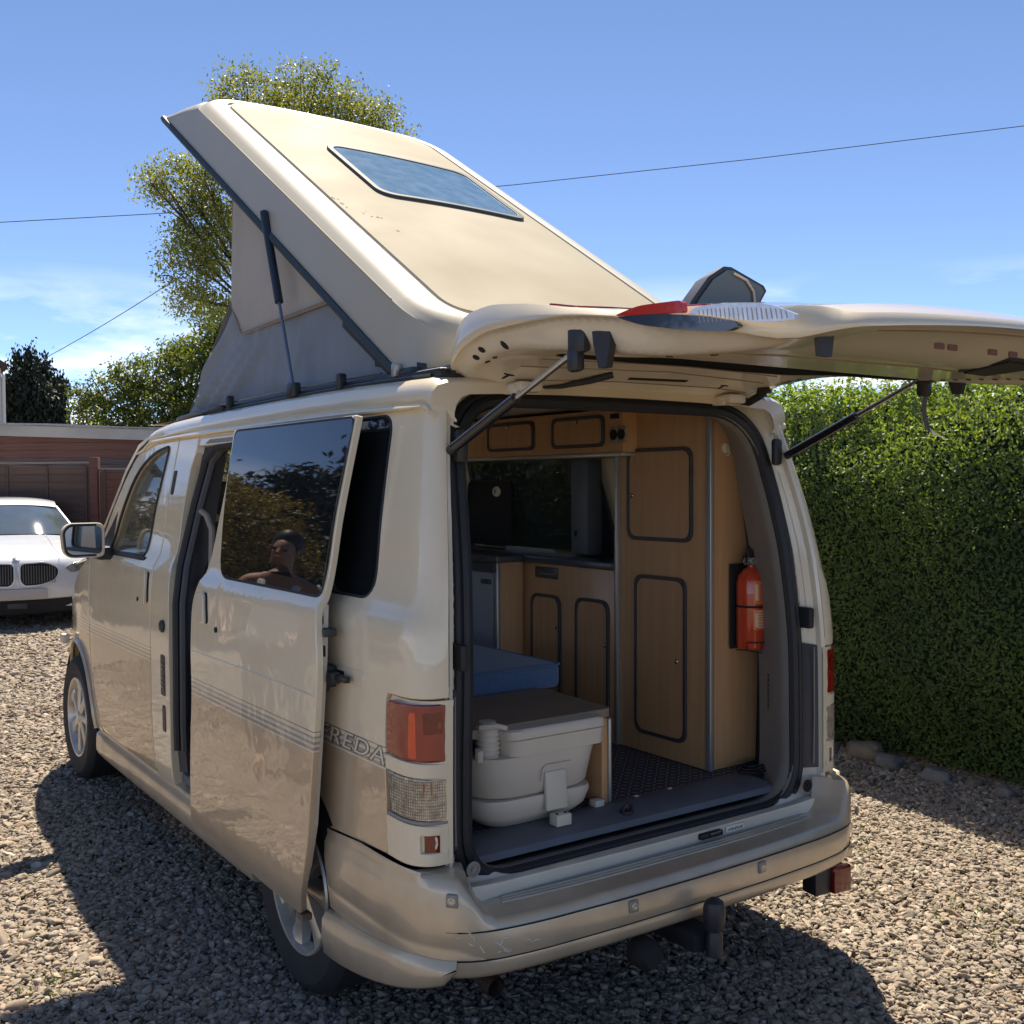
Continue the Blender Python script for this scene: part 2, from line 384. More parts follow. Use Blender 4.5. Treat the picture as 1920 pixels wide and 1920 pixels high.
def side_xy(u, z):
    W_, E_, yc = Wd(z), Ee(z), Ye(z)
    Yc = yc+CR+.02
    if u >= .25:
        Y = Yc+(u-.25)*(1-Yc)/.75 if u < 1 else u
        return W_-taper(Y), Y
    t = 1-u/.25; a = t*math.pi/2; ex = .75
    return E_+(W_-E_)*max(0, math.cos(a))**ex, yc+(Yc-yc)*(1-max(0, math.sin(a))**ex)
def SM(side=-1, off=0): return lambda u, z: (lambda q: Vector((XC+side*(q[0]+off), q[1], z)))(side_xy(u, z))
def uy(Y, z):
    if Y >= 1: return Y
    Yc = Ye(z)+CR+.02
    return .25+(Y-Yc)*.75/(1-Yc) if Y > Yc else max(.02, .25*(Y-Ye(z))/(CR+.02))
def YZ(l): return [(uy(p[0], p[1]),)+tuple(p[1:]) for p in l]
def arc(cy, cz, r, a0, a1, n=16, rz=None): return [(cy+r*math.cos(R_(a0+(a1-a0)*i/n)), cz+(rz or r)*math.sin(R_(a0+(a1-a0)*i/n))) for i in range(n+1)]
L, Rr = -1, 1
SKT = 1.792  # top of the side panels
AX_R, AX_F = .877, 3.84

# ---- rear quarter panels (each with its side window opening and the notch for the lamp cluster)
arch_r = [p for p in arc(AX_R, .335, .395, 148, 20, 22) if p[1] > .34]
for s in (L, Rr):
    o = [(0, SKT)]+[(0, z) for z in (1.6, 1.4, 1.2)]+[(0, 1.035)]
    o += [(uy(.245, 1.03), 1.035), (uy(.255, 1.02), 1.02), (uy(.258, .9), .9), (uy(.25, .6), .606)]
    o += [(uy(.615, .58), .582)]
    ap = [p for p in arc(AX_R, .335, .385, 138, 30, 20)]
    o += [(uy(p[0], p[1]), p[1]) for p in ap if p[0] < 1.07 and p[1] > .59]
    o += [(1.09, .72), (1.09, SKT)]
    hole = YZ(rp([(.405, 1.268, .07), (1.0, 1.268, .03), (1.0, 1.774, .03), (.45, 1.776, .06)]))
    P = panel('quarter_panel', o, SM(s), M_PAINT, van, [hole] if True else [], t=.03, step=.055, outdir=(s, 0, 0))
    gl = panel('quarter_window', YZ(rp([(.398, 1.262, .07), (1.01, 1.262, .03), (1.01, 1.780, .03), (.443, 1.782, .06)])), SM(s), M_GLASSD if s < 0 else M_GLASSR, P, t=.004, step=.08, roll=0, outdir=(s, 0, 0), zoff=-.006)
    fr = MB(); fr.tube([SM(s)(u, z)+Vector((s*-.001, 0, 0)) for u, z in YZ(dens(rp([(.402, 1.266, .07), (1.0, 1.266, .03), (1.0, 1.777, .03), (.447, 1.779, .06)]), .05))], .005, 6, closed=True)
    fr.build('window_seal', M_RUB, P)

# ---- printed name on the left quarter (FREDA) as thin vinyl letters following the panel
def text_mesh(body, size, ext=.0006, shear=0, spacing=1.0, bold=0):
    cu = bpy.data.curves.new('t', 'FONT'); cu.body = body; cu.size = size; cu.extrude = ext; cu.shear = shear; cu.space_character = spacing; cu.offset = bold
    ob = bpy.data.objects.new('t', cu); COL.objects.link(ob); dg = bpy.context.evaluated_depsgraph_get(); dg.update()
    me = bpy.data.meshes.new_from_object(ob.evaluated_get(dg)); bpy.data.objects.remove(ob); bpy.data.curves.remove(cu); me.materials.clear(); return me
M_VINYL = mat('dark_taupe_vinyl', (.16, .135, .105), .4, coat=.5); M_CHAMPV = mat('champagne_vinyl', (.70, .64, .51), .4, coat=.5)
for grow, off_, m_ in ((.0028, .0012, M_VINYL), (-.0004, .0022, M_CHAMPV)):
    me = text_mesh("FREDA", .068, .0004, .25, 1.12, grow)
    xm = max(v.co.x for v in me.vertices); xn = min(v.co.x for v in me.vertices); ym = max(v.co.y for v in me.vertices)
    for v in me.vertices:
        Y = .662-(v.co.x-xn)/(xm-xn)*.405; z = .8415+v.co.y/ym*.046; q = SM(L, off_+v.co.z)(uy(Y, z), z); v.co = q
    me.flip_normals() if hasattr(me, 'flip_normals') else None
    link('name_lettering', me, m_, van)
# side track with black slot on the quarter
tr = panel('door_track_cover', YZ(rp([(.38, 1.028, .02), (1.05, 1.0, 0), (1.05, 1.062, 0), (.38, 1.072, .02)])), SM(L, .002), M_CREAM, van, t=.004, outdir=(-1, 0, 0), roll=.002)
panel('track_slot', YZ([(.50, 1.036), (1.04, 1.022), (1.04, 1.045), (.50, 1.056)]), SM(L, .0035), M_DARK, tr, t=.002, roll=0, outdir=(-1, 0, 0))
mb = MB(); bx = -.853
mb.box((bx-.035, .545, 1.005), (bx+.01, .61, 1.068), .006); mb.box((bx-.03, .50, 1.02), (bx+.0, .56, 1.055), .006); mb.box((bx-.018, .44, 1.032), (bx+.0, .51, 1.050), .004); mb.box((bx-.052, .555, .99), (bx-.01, .585, 1.075), .005)
mb.build('roller_arm', M_PLAS, tr)

# ---- B pillar, header above door opening, sills
bp_ = panel('door_pillar', rp([(2.155, .33), (2.385, .33), (2.385, SKT), (2.135, SKT), (2.135, 1.72), (2.165, 1.66), (2.175, 1.3), (2.15, 1.2), (2.13, .9), (2.13, .6)]), SM(L), M_CREAM, van, t=.05, step=.05, outdir=(-1, 0, 0))
for (y, z, w, h) in ((2.355, 1.595, .018, .052), (2.21, .795, .028, .085), (2.205, .615, .02, .055)):
    panel('striker_plate', rp([(y-w, z-h, .012), (y+w, z-h, .012), (y+w, z+h, .012), (y-w, z+h, .012)], 4), SM(L, .003), M_PLAS, bp_, t=.006, roll=.002, outdir=(-1, 0, 0), step=.03)
for k in range(6): MB().box((-.8515, 2.203, .745+k*.018), (-.8485, 2.212, .752+k*.018+(k % 3)*.002)).build('latch_mark', M_ALU, bp_)
MB().lathe([(.026, -.004), (.026, .010), (.018, .016), (.006, .017)], (-.842, 2.205, 1.0), (-1, 0, 0), 20).build('fuel_knob', M_PLAS, bp_)
panel('door_header', [(1.05, 1.745), (2.15, 1.745), (2.15, SKT), (1.05, SKT)], SM(L, -.006), M_JAMB, van, t=.03, outdir=(-1, 0, 0))
panel('roller_slot', rp([(1.62, 1.752, .01), (2.05, 1.752, .01), (2.0, 1.768, .01), (1.62, 1.768, .01)], 3), SM(L, -.003), M_GREYTRIM, van, t=.004, roll=0, outdir=(-1, 0, 0))
for s in (L, Rr):
    # right side gets closed body between the doors; both sides get a sill and side skirt
    panel('sill', [(1.24, .25), (3.44, .25), (3.38, .345), (1.27, .345)], SM(s, -.004), M_BUMP, van, t=.05, outdir=(s, 0, 0))
    rows = []
    for y in np.linspace(1.27, 3.43, 14):
        x = lambda w: XC+s*w
        e = 0 if 1.3 < y < 3.4 else .004
        rows.append([(x(.76), y, .225), (x(.792-e), y, .205), (x(.812-e), y, .212), (x(.822-e), y, .235), (x(.822-e), y, .285), (x(.815), y, .318), (x(.800), y, .332), (x(.78), y, .332)])
    sk = MB().grid(rows)
    sk.poly(rows[0]); sk.poly(rows[-1])
    sk.build('side_skirt', M_BUMP, van)

# ---- front doors with glass, handle and mirror
def front_door(s):
    o = rp([(2.392, .35, .02), (3.30, .35, .06), (3.42, .52, .05), (3.465, .80, .1), (3.485, 1.05, .05), (3.50, 1.215, .02), (3.36, 1.36, .05), (3.12, 1.63, .2), (2.98, 1.745, .1), (2.75, 1.787, .1), (2.395, SKT-.003, .01)], 5)
    g = rp([(2.585, 1.268, .05), (3.20, 1.262, .03), (3.13, 1.40, .06), (2.96, 1.645, .15), (2.72, 1.735, .12), (2.50, 1.757, .04)], 6)
    d = panel('front_door', o, SM(s), M_PAINT, van, [g], t=.045, step=.055, outdir=(s, 0, 0))
    g2 = [(2.80+(a-2.80)*1.02, 1.5+(b-1.5)*1.02) for a, b in g]
    panel('door_glass', g2, SM(s), M_GLASSC, d, t=.004, roll=0, step=.1, outdir=(s, 0, 0), zoff=-.012)
    w = MB(); w.tube([SM(s)(a, b) for a, b in dens(g, .05)], .007, 6, closed=True); w.build('window_seal', M_RUB, d)
    MB().tube([SM(s, .003)(y, 1.258) for y in np.linspace(2.56, 3.26, 12)], .011, 6, flat=(.5, 1)).build('waist_seal', M_RUB, d)
    h = MB(); pts = [(2.455, 1.205), (2.452, 1.17), (2.452, 1.12), (2.46, 1.085)]
    panel('handle_recess', rp([(2.425, 1.075, .015), (2.50, 1.085, .02), (2.50, 1.20, .02), (2.43, 1.21, .015)], 5), SM(s, .001), M_DARK, d, t=.003, roll=0, outdir=(s, 0, 0), step=.03)
    panel('door_handle', rp([(2.44, 1.07, .018), (2.515, 1.08, .02), (2.515, 1.205, .02), (2.445, 1.215, .018)], 5), SM(s, .016), M_CREAM, d, t=.012, roll=.004, outdir=(s, 0, 0), step=.03)
    MB().lathe([(.010, 0), (.010, .004), (.004, .005)], SM(s)(2.585, 1.08), (s, 0, 0), 14).build('key_lock', M_DARK, d)
    # mirror: arm + shell + glass facing backwards
    x0 = XC+s*.945; sh = MB()
    rows = []
    for (yy, k) in ((3.075, .97), (3.085, 1.0), (3.12, .98), (3.16, .86), (3.19, .62), (3.20, .3)):
        rows.append([(x0+s*(a)*k, yy, 1.325+b*k) for a, b in rp([(-.100, -.085, .03), (.088, -.085, .05), (.100, .045, .05), (.07, .082, .05), (-.100, .082, .04)], 5)])
    sh.grid(rows, closed=True); sh.poly(rows[-1]); sh.poly([(p[0], p[1]+.004, p[2]) for p in rows[0]])
    mm = sh.build('door_mirror', M_CREAM, d)
    panel('mirror_glass', rp([(-.085*s, -.068, .025), (.076*s, -.068, .04), (.086*s, .04, .04), (.06*s, .066, .04), (-.085*s, .066, .03)], 5), flatmap((x0, 3.070, 1.325), (1, .10 if s < 0 else -.1, 0), (0, 0, 1)), M_MIRROR, mm, t=.003, roll=0, step=.1, outdir=(0, -1, 0))
    panel('mirror_bezel', rp([(-.094*s, -.078, .025), (.083*s, -.078, .04), (.094*s, .044, .04), (.066*s, .076, .04), (-.094*s, .076, .03)], 5), flatmap((x0, 3.073, 1.325), (1, .10 if s < 0 else -.1, 0), (0, 0, 1)), M_PLAS, mm, t=.003, roll=0, step=.1, outdir=(0, -1, 0))
    am = MB(); am.box((min(XC+s*.80, XC+s*.88), 3.08, 1.225), (max(XC+s*.80, XC+s*.88), 3.20, 1.29), .015); am.build('mirror_arm', M_PLAS, d)
    panel('mirror_sail', [(3.20, 1.262), (3.42, 1.262), (3.17, 1.46)], SM(s, .001), M_PLAS, d, t=.006, roll=.002, outdir=(s, 0, 0))
    return d
fdL, fdR = front_door(L), front_door(Rr)

# ---- front wings, nose, bonnet, windscreen, roof
WT = [(3.50, 1.215), (3.62, 1.185), (3.78, 1.125), (3.98, 1.02), (4.20, .90), (4.38, .78), (4.47, .66), (4.51, .50), (4.50, .36), (4.46, .30)]
APIL = [(3.515, 1.225), (3.375, 1.375), (3.14, 1.645), (3.00, 1.758), (2.86, 1.800)]
for s in (L, Rr):
    ar = arc(AX_F-.03, .35, .40, 0, 180, 22)
    o = WT+[(4.22, .30)]+[p for p in ar if p[1] > .335]+[(3.40, .34), (3.31, .345), (3.43, .52), (3.475, .80), (3.495, 1.05)]
    panel('front_wing', o, SM(s), M_PAINT, van, t=.03, step=.06, outdir=(s, 0, 0))
    MB().tube([SM(s, .006)(a, b) for a, b in ar if b > .30], .014, 6, flat=(.7, 1)).build('arch_lip', M_BUMP, van)
    # A pillar strip
    p1 = APIL; p2 = [(3.62, 1.20), (3.46, 1.40), (3.22, 1.68), (3.07, 1.80), (2.90, 1.835)]
    rows = [[SM(s, .0)(a[0], a[1]), SM(s, -.004)((a[0]+b[0])/2, (a[1]+b[1])/2), SM(s, -.035)(b[0], b[1])] for a, b in zip(p1, p2)]
    MB().grid(rows).build('windscreen_pillar', M_PAINT, van)
    MB().tube([SM(s, -.002)(a, b) for a, b in [(3.50, 1.23), (3.365, 1.368), (3.13, 1.637), (2.99, 1.750), (2.86, 1.793)]], .006, 6).build('pillar_gasket', M_RUB, van)
    # small marker at the front corner
    MB().box((XC+s*.822-.02, 4.06, .70), (XC+s*.822+.02, 4.13, .755), .012).build('side_marker_lamp', M_WHITEY, van)
rows = []
for (y, z) in WT:
    w = Wd(z)-taper(y)
    rows.append([(XC+w*k, y+.03*(1-k*k)*(1 if y > 4.3 else .3), z+.03*(1-k*k)) for k in np.linspace(-1, 1, 15)])
MB().grid(rows).build('bonnet_and_nose', M_CREAM, van)
ws = []
for (y, z), dx in zip([(3.62, 1.20), (3.46, 1.40), (3.22, 1.68), (3.07, 1.80)], (.035, .035, .035, .035)):
    w = Wd(z)-dx; ws.append([(XC+w*k, y+(.26-(z-1.2)*.2)*(1-k*k), z+.01*(1-k*k)) for k in np.linspace(-1, 1, 13)])
MB().grid(ws).build('windscreen', M_GLASSC, van)
MB().box((XC-.74, 3.60, 1.15), (XC+.74, 3.95, 1.22), .03).build('scuttle', M_DKTRIM, van)
# roof skin with gutter profile
def roofdz(y): return pch(y, [.2, .8, 2.3, 2.7, 2.9, 3.07], [-.012, 0, -.012, -.032, -.055, -.085])
rows = []
prof = [(.685, 1.792), (.700, 1.790), (.708, 1.797), (.707, 1.806), (.696, 1.812), (.6955, 1.818), (.703, 1.826), (.703, 1.838), (.695, 1.862), (.678, 1.880), (.650, 1.889), (.55, 1.894), (.3, 1.90), (0, 1.902)]
for y in (.205, .225, .26, .32, .45, .7, 1.0, 1.4, 1.8, 2.2, 2.5, 2.7, 2.85, 2.98, 3.07):
    k = roofdz(y); k2 = -.02 if y < .21 else (-.006 if y < .24 else 0); yy = y+.03
    tp = 0 if y < 2.7 else (y-2.7)*.06
    half = [(w-tp, z+k*(1 if z > 1.81 else (.4 if y < 2.8 else .9))+k2) for w, z in prof]
    rows.append([(XC-w, yy, z) for w, z in half]+[(XC+w, yy, z) for w, z in half[::-1][1:]])
rfm = MB().grid(rows); rfm.grid([rows[0], [(XC+(x-XC)*.90, y-.012, z-.030) for x, y, z in rows[0]]]); rfm.build('roof', M_CREAM, van)
# thin bright drip rail highlight & its turned end
for s in (L, Rr):
    MB().tube([(XC+s*.712, y, 1.797+roofdz(y)*(.4 if y < 2.8 else .9)) for y in np.linspace(.27, 3.0, 26)], [.002]+[.0065]*24+[.003], 6).build('drip_rail', M_CREAM, van)

# ---- rear door frame (jamb), black corner trims, seal
def RFm(u, z): return Vector((XC+u, Ye(z)+.012+.052*sm(.0, .055, Ee(z)-abs(u))*(1 if z > .56 else sm(.50, .56, z)), z))
def sm(a, b, x): t = max(0, min(1, (x-a)/(b-a))); return t*t*(3-2*t)
open_in = rp([(-.640, .525, .15), (.640, .525, .15), (.638, .95, .3), (.612, 1.45, .3), (.575, 1.808, .19), (0, 1.812, .5), (-.575, 1.808, .19), (-.612, 1.45, .3), (-.638, .95, .3)], 9)
outer = [(-.735, .46), (-.30, .452), (.30, .452), (.735, .46), (.737, 1.0), (.722, 1.3), (.69, 1.55), (.655, 1.77), (.62, 1.86), (0, 1.885), (-.62, 1.86), (-.655, 1.77), (-.69, 1.55), (-.722, 1.3), (-.737, 1.0)]
jamb = panel('rear_door_frame', outer, RFm, M_JAMB, van, [open_in], t=.012, step=.018, roll=.004, outdir=(0, -1, 0))
for s in (L, Rr):
    MB().grid([[(XC+s*(Ee(z)+.001), Ye(z)+.001, z), (XC+s*(Ee(z)-.012), Ye(z)+.006, z), (XC+s*(Ee(z)-.016), Ye(z)+.022, z)] for z in np.linspace(.47, 1.86, 30)]).build('jamb_return', M_JAMB, jamb)
    f = lambda u, z: Vector((XC+u, Ye(z)+.008, z))
    panel('corner_trim', [(s*.670, .620), (s*.730, .625), (s*.732, 1.035), (s*.672, 1.045)], lambda u, z: RFm(u, z)+Vector((0, -.004, 0)), M_DKTRIM, jamb, t=.008, roll=.002, outdir=(0, -1, 0))
    MB().tube([(XC+s*.706, .112, .64), (XC+s*.708, .112, .80), (XC+s*.706, .112, 1.03)], .0020, 5).build('trim_crease', M_GREYTRIM, jamb)
    # bump stop and round plug
    MB().lathe([(.021, 0), (.021, .003), (.015, .004), (.013, .001), (.008, .001), (.006, .006), (.003, .006)], (XC+s*.660, Ye(.57)+.012, .573), (0, -1, 0), 22).build('round_plug', M_GREYTRIM if s < 0 else M_DARK, jamb)
    MB().box((XC+s*.682-.013, .10, 1.095), (XC+s*.682+.013, .165, 1.165), .008).build('stop_buffer', M_RUB, jamb)
    # pressed ribs down the pillar
    for q in (.683, .697, .710):
        MB().tube([(XC+s*(Ee(z)-.735+q-.004), RFm(Ee(z)-.735+q-.004, z).y+.0005, z) for z in np.linspace(1.08, 1.62, 16)], .0028, 5).build('pressed_rib', M_JAMB, jamb)
def sealring(dx, dz):
    pts = []
    for x, z in dens([(a*dx, 1.165+(b-1.165)*dz) for a, b in open_in], .04): pts.append((XC+x, Ye(z)+.062, z))
    return pts
MB().tube(sealring(1.022, 1.018), .020, 8, closed=True, flat=(1, 1)).build('door_seal', M_RUB, van)
MB().tube(sealring(1.062, 1.048), .014, 8, closed=True, flat=(1, 1)).build('seal_lip', M_RUB, van)
# inner lining ring just inside the seal
r0 = dens([(a, b) for a, b in open_in], .05); rows = []
for (k, dy, kz) in ((1.0, .05, 1.0), (.988, .085, .995), (1.0, .11, 1.0), (1.05, .17, 1.03), (1.12, .27, 1.08)):
    rows.append([(XC+max(-.74, min(.74, x*k)), Ye(z)+dy, 1.16+(z-1.16)*kz) for x, z in r0])
lin = MB().grid(rows, closed=True).build('opening_lining', M_GREYTRIM, van)
# sill, latch and little white data label
sl_ = panel('latch_sill', rp([(-.70, .44), (.70, .44), (.70, .535, .03), (.60, .528, .05), (0, .520, .3), (-.60, .528, .05), (-.70, .535, .03)]), lambda u, z: Vector((XC+u, .085, z)), M_JAMB, van, t=.03, roll=.003, outdir=(0, -1, 0))
mb = MB(); mb.box((.13, .070, .498), (.225, .095, .516), .005); mb.build('latch_striker', M_RUB, van)
MB().tube([(.165, .068, .506), (.165, .06, .515), (.20, .06, .518), (.20, .068, .509)], .004, 6).build('striker_bar', M_STEEL, van)
lb = MB().box((.245, .0785, .497), (.325, .083, .518), .001).build('data_label', mat('label_white', (.75, .72, .62), .5), van)
for k in range(9): MB().box((.255+k*.007, .0775, .503+.002*(k % 2)), (.259+k*.007, .0784, .509+.0015*(k % 3))).build('printed_mark', M_VINYL, lb)

# ---- rear bumper
M_SCUFF = mat('scuffed_primer', (.80, .78, .72), .7)
path = [(-.837, .618), (-.838, .600), (-.842, .50), (-.844, .36), (-.843, .22), (-.835, .13), (-.812, .062), (-.770, .012), (-.70, -.022), (-.55, -.044), (-.30, -.056), (0, -.060)]
path = path+[(-x, y) for x, y in path[::-1][1:]]
pp = []
for i in range(len(path)-1):
    a, b = Vector(path[i]), Vector(path[i+1]); k = max(1, int((b-a).length/.03))
    for j in range(k): pp.append(a+(b-a)*j/k)
pp.append(Vector(path[-1]))
for _ in range(3):
    pp = [pp[0]]+[(pp[i-1]+pp[i]*2+pp[i+1])/4 for i in range(1, len(pp)-1)]+[pp[-1]]
def ztop(x, y): return .497+(.603-.497)*min(1, max(0, (abs(x)-.69)/.07))-(.02 if y > .4 else 0)*(min(1, (y-.4)/.2) if y > .4 else 0)
rows = []
for i, p in enumerate(pp):
    a = pp[max(0, i-1)]; b = pp[min(len(pp)-1, i+1)]; t = (b-a).normalized(); n = Vector((t.y, -t.x)); n = n if n.dot(p-Vector((0, 1))) > 0 else -n
    zt = ztop(p.x, p.y); zl = .335 if p.y < .1 else .335+(.0)*0; lowin = .05; sh = .115 if p.y < .04 else max(.004, .115*(1-min(1, (p.y-.04)/.1)))
    def pt(o_, z): return (XC+p.x+n.x*o_, p.y+n.y*o_, z)
    if p.y > .615: zl = .40+(p.y-.615)*1.5
    hh = (zt-zl)
    rows.append([pt(-sh, zt-.006), pt(-.06 if sh > .06 else -sh*.6, zt-.006), pt(-.045 if sh > .06 else -.003, zt-.012 if sh > .06 else zt-.004), pt(-.018 if sh > .06 else -.0, zt-.010), pt(-.002, zt-.018), pt(.007, zt-.04), pt(.009, zl+hh*.55), pt(.007, zl+hh*.34), pt(.003, zl+hh*.31), pt(.005, zl+hh*.28), pt(.001, zl+.02), pt(-.012, zl+.004), pt(-.05, zl-.012), pt(-.10, zl-.014)])
bump = MB().grid(rows).build('rear_bumper', M_BUMP, van, smooth=50)
# raised ridges on the step
for dy, w in ((.108, .59), (.092, .60), (.076, .61)):
    MB().tube([(XC+x, -.052+dy+(abs(x)/.6)**3*.02, .4915) for x in np.linspace(-w, w, 24)], .0038, 6).build('step_ridge', M_BUMP, bump)
# shut line and lower crease in the bumper
for zz, off_ in ((.462, .0085), (.388, .0055)):
    MB().tube([(XC+p.x+(.010 if p.x > 0 else -.010)*(1 if p.y > .1 else 0), p.y-(off_+.0005 if p.y < .1 else 0), zz) for p in pp if p.y < .06], .0022, 5).build('bumper_crease', M_DARK, bump)
for (x, y, z, ang) in ((-.790, .012, .545, -50), (-.262, -.067, .435, -4), (.245, -.067, .435, 4), (.79, .012, .49, 50)):
    pr = MB(); pr.box((-.016, -.004, -.017), (.016, .004, .017), .010, 3); q = pr.build('parking_sensor', M_GREYTRIM, bump); q.location = (x, y, z); q.rotation_euler = (0, 0, R_(ang))
    s2 = MB().lathe([(.011, 0), (.011, .003), (.007, .0045), (.004, .003)], (0, -.003, 0), (0, -1, 0), 16).build('sensor_disc', M_BUMP, q)
# scuffs on the left end of the bumper
for k in range(9):
    x0 = random.uniform(-.74, -.50); z0 = random.uniform(.40, .455); dx = random.uniform(-.05, .05); pts = []
    for f in np.linspace(0, 1, 5):
        x = x0+dx*f; i = min(range(len(pp)), key=lambda q: abs(pp[q].x-x) if pp[q].y < .1 else 9); pts.append((XC+x, pp[i].y-.0085-.0015*(z0 > .42), z0+.03*f*math.sin(k)+.004*math.sin(f*9+k)))
    MB().tube(pts, [.0004, .0014, .0009, .0013, .0003], 4).build('scuff_mark', M_SCUFF, bump)
# corner skirts under the bumper ends
for s in (L, Rr):
    rows = []
    base = [p for p in pp if (p.x < 0) == (s < 0) and abs(p.x) > .735 or abs(p.x) > .80]
    base = [p for p in pp if p.x*s > 0 and (abs(p.x) > .742)]
    if s > 0: base = base[::-1]
    n_ = len(base)
    tot = [0]
    for a, b in zip(base, base[1:]): tot.append(tot[-1]+(b-a).length)
    for i, p in enumerate(base):
        a = base[max(0, i-1)]; b = base[min(n_-1, i+1)]; t = (b-a).normalized(); n = Vector((t.y, -t.x)); n = n if n.dot(p-Vector((0, 1))) > 0 else -n
        f = tot[i]/tot[-1]
        zu = .335+.055*min(1, f*1.2); zb = .205+.13*f**1.6
        if i == n_-1: zb = zu-.03
        def pt(o_, z): return (XC+p.x+n.x*o_, p.y+n.y*o_, z)
        rows.append([pt(-.02, zu+.004), pt(.006, zu), pt(.018, zu-.02), pt(.020, (zu+zb)/2), pt(.014, zb+.01), pt(.002, zb), pt(-.03, zb+.006)])
    m_ = MB().grid(rows); m_.poly(rows[0]); m_.poly(rows[-1]); m_.build('corner_skirt', M_BUMP, van, smooth=50)

# ---- rear lamp clusters
M_SCRAPE = mat('scuffed_paint', (.8, .78, .72), .7)
def lamp_cluster(s):
    q = lambda pts: [(uy(a, b) if a > .0 else 0, b) for a, b in pts]
    body = panel('rear_lamp', [(0, .607), (uy(.246, .61), .607), (uy(.254, .9), .9), (uy(.25, 1.02), 1.02), (uy(.24, 1.028), 1.030), (0, 1.030)], SM(s, -.012), M_CREAM, van, t=.02, step=.03, outdir=(s, 0, 0), roll=.002)
    # red section
    panel('red_lens', rp([(.004, .872, .004), (uy(.244, .87), .880, .02), (uy(.244, 1.02), 1.022, .03), (.004, 1.022, .004)], 5), SM(s, .004), M_REDL, body, t=.016, step=.025, roll=.006, outdir=(s, 0, 0))
    panel('indicator_bulb_window', rp([(.128, .884, .01), (.172, .884, .01), (.168, 1.000, .01), (.135, 1.004, .01)], 4), SM(s, .0052), M_ORANGE, body, t=.002, step=.02, roll=.001, outdir=(s, 0, 0))
    panel('stop_lamp_window', rp([(.010, .948, .01), (.095, .945, .01), (.10, 1.000, .01), (.012, 1.002, .01)], 4), SM(s, .0052), M_REDD, body, t=.002, step=.02, roll=.001, outdir=(s, 0, 0))
    panel('painted_bar', [(.0, .832), (uy(.25, .83), .836), (uy(.25, .86), .875), (.0, .868)], SM(s, .003), M_CREAM, body, t=.012, step=.03, roll=.003, outdir=(s, 0, 0))
    c = panel('reversing_lens', rp([(.004, .722, .004), (uy(.22, .73), .728, .01), (uy(.246, .83), .832, .01), (.004, .829, .004)], 4), SM(s, .001), M_CLEAR, body, t=.016, step=.03, roll=.003, outdir=(s, 0, 0))
    rb = MB()
    for k in range(34):
        u = .010+k*.0092
        if u < uy(.24, .78): rb.tube([SM(s, .0018)(u, z) for z in (.728, .78, .827)], .0007, 4)
    for k in range(13):
        z = .731+k*.0078; rb.tube([SM(s, .0018)(u, z) for u in np.linspace(.008, uy(.235, .78), 9)], .0006, 4)
    rb.build('lens_ribs', mat('lens_rib_shadow', (.28, .20, .13), .3), c)
    panel('bulb_glow', rp([(.06, .79), (.105, .79), (.105, .825), (.06, .825)]), SM(s, .0018), mat('amber_bulb', (.45, .16, .04), .25), c, t=.002, roll=0, outdir=(s, 0, 0))
    panel('lens_sill', [(.0, .712), (uy(.24, .71), .718), (uy(.24, .725), .727), (.0, .721)], SM(s, .004), M_GREYTRIM, body, t=.016, step=.03, roll=.002, outdir=(s, 0, 0))
    hole = rp([(.012, .640, .006), (.118, .640, .006), (.118, .686, .006), (.012, .686, .006)], 3)
    panel('lamp_base', [(.0, .607), (uy(.246, .61), .607), (uy(.25, .71), .715), (.0, .709)], SM(s, .002), M_CREAM, body, [hole], t=.014, step=.03, roll=.003, outdir=(s, 0, 0))
    panel('reflector', rp([(.045, .641), (.117, .641), (.117, .685), (.045, .685)]), SM(s, -.010), M_REDD, body, t=.002, step=.03, roll=0, outdir=(s, 0, 0))
    return body
lamp_cluster(L); lamp_cluster(Rr)

# ---- floor, tread and inner shell
fl = MB().box((-.74, .30, .50), (.74, 3.6, .568)).build('van_floor', M_DKTRIM, van)
tp = MB(); tp.grid([[(XC+x, y, z) for x in np.linspace(-.60, .60, 13)] for y, z in ((.186, .545), (.196, .562), (.225, .572), (.31, .574), (.352, .573), (.358, .569))])
tp.build('tread_sill', M_SILL, van)
mb = MB(); mb.tube([(.30-.34, .235, .575), (-.04, .23, .592), (-.025, .228, .600), (-.01, .23, .592), (-.01, .235, .575)], .005, 6); mb.lathe([(.022, 0), (.022, .006), (.008, .008)], (-.025, .235, .573), (0, 0, 1), 12); mb.build('lashing_eye', M_PLAS, van)
for x in (.10, .245): MB().box((x, .335, .574), (x+.014, .345, .577)).build('screw_cap', M_WHITEP, van)
# chequer-pattern vinyl: raised lozenges, real relief
cm = MB()
for i in range(46):
    for j in range(62):
        x = -.60+i*.0275; y = .36+j*.0275
        if x > .70: continue
        if -.02 > x and y > .8: continue
        d = .010; w = .0035
        a = Vector((d, d, 0)) if (i+j) % 2 else Vector((d, -d, 0)); b = a.cross(Vector((0, 0, 1))).normalized()*w; c = Vector((x, y, .5685)); u_ = Vector((0, 0, .0018))
        cm.poly([c-a, c-b+u_, c+a, c+b+u_])
cm.build('chequer_studs', mat('slate_vinyl', (.26, .29, .36), .35), fl, kind='stuff', smooth=None)
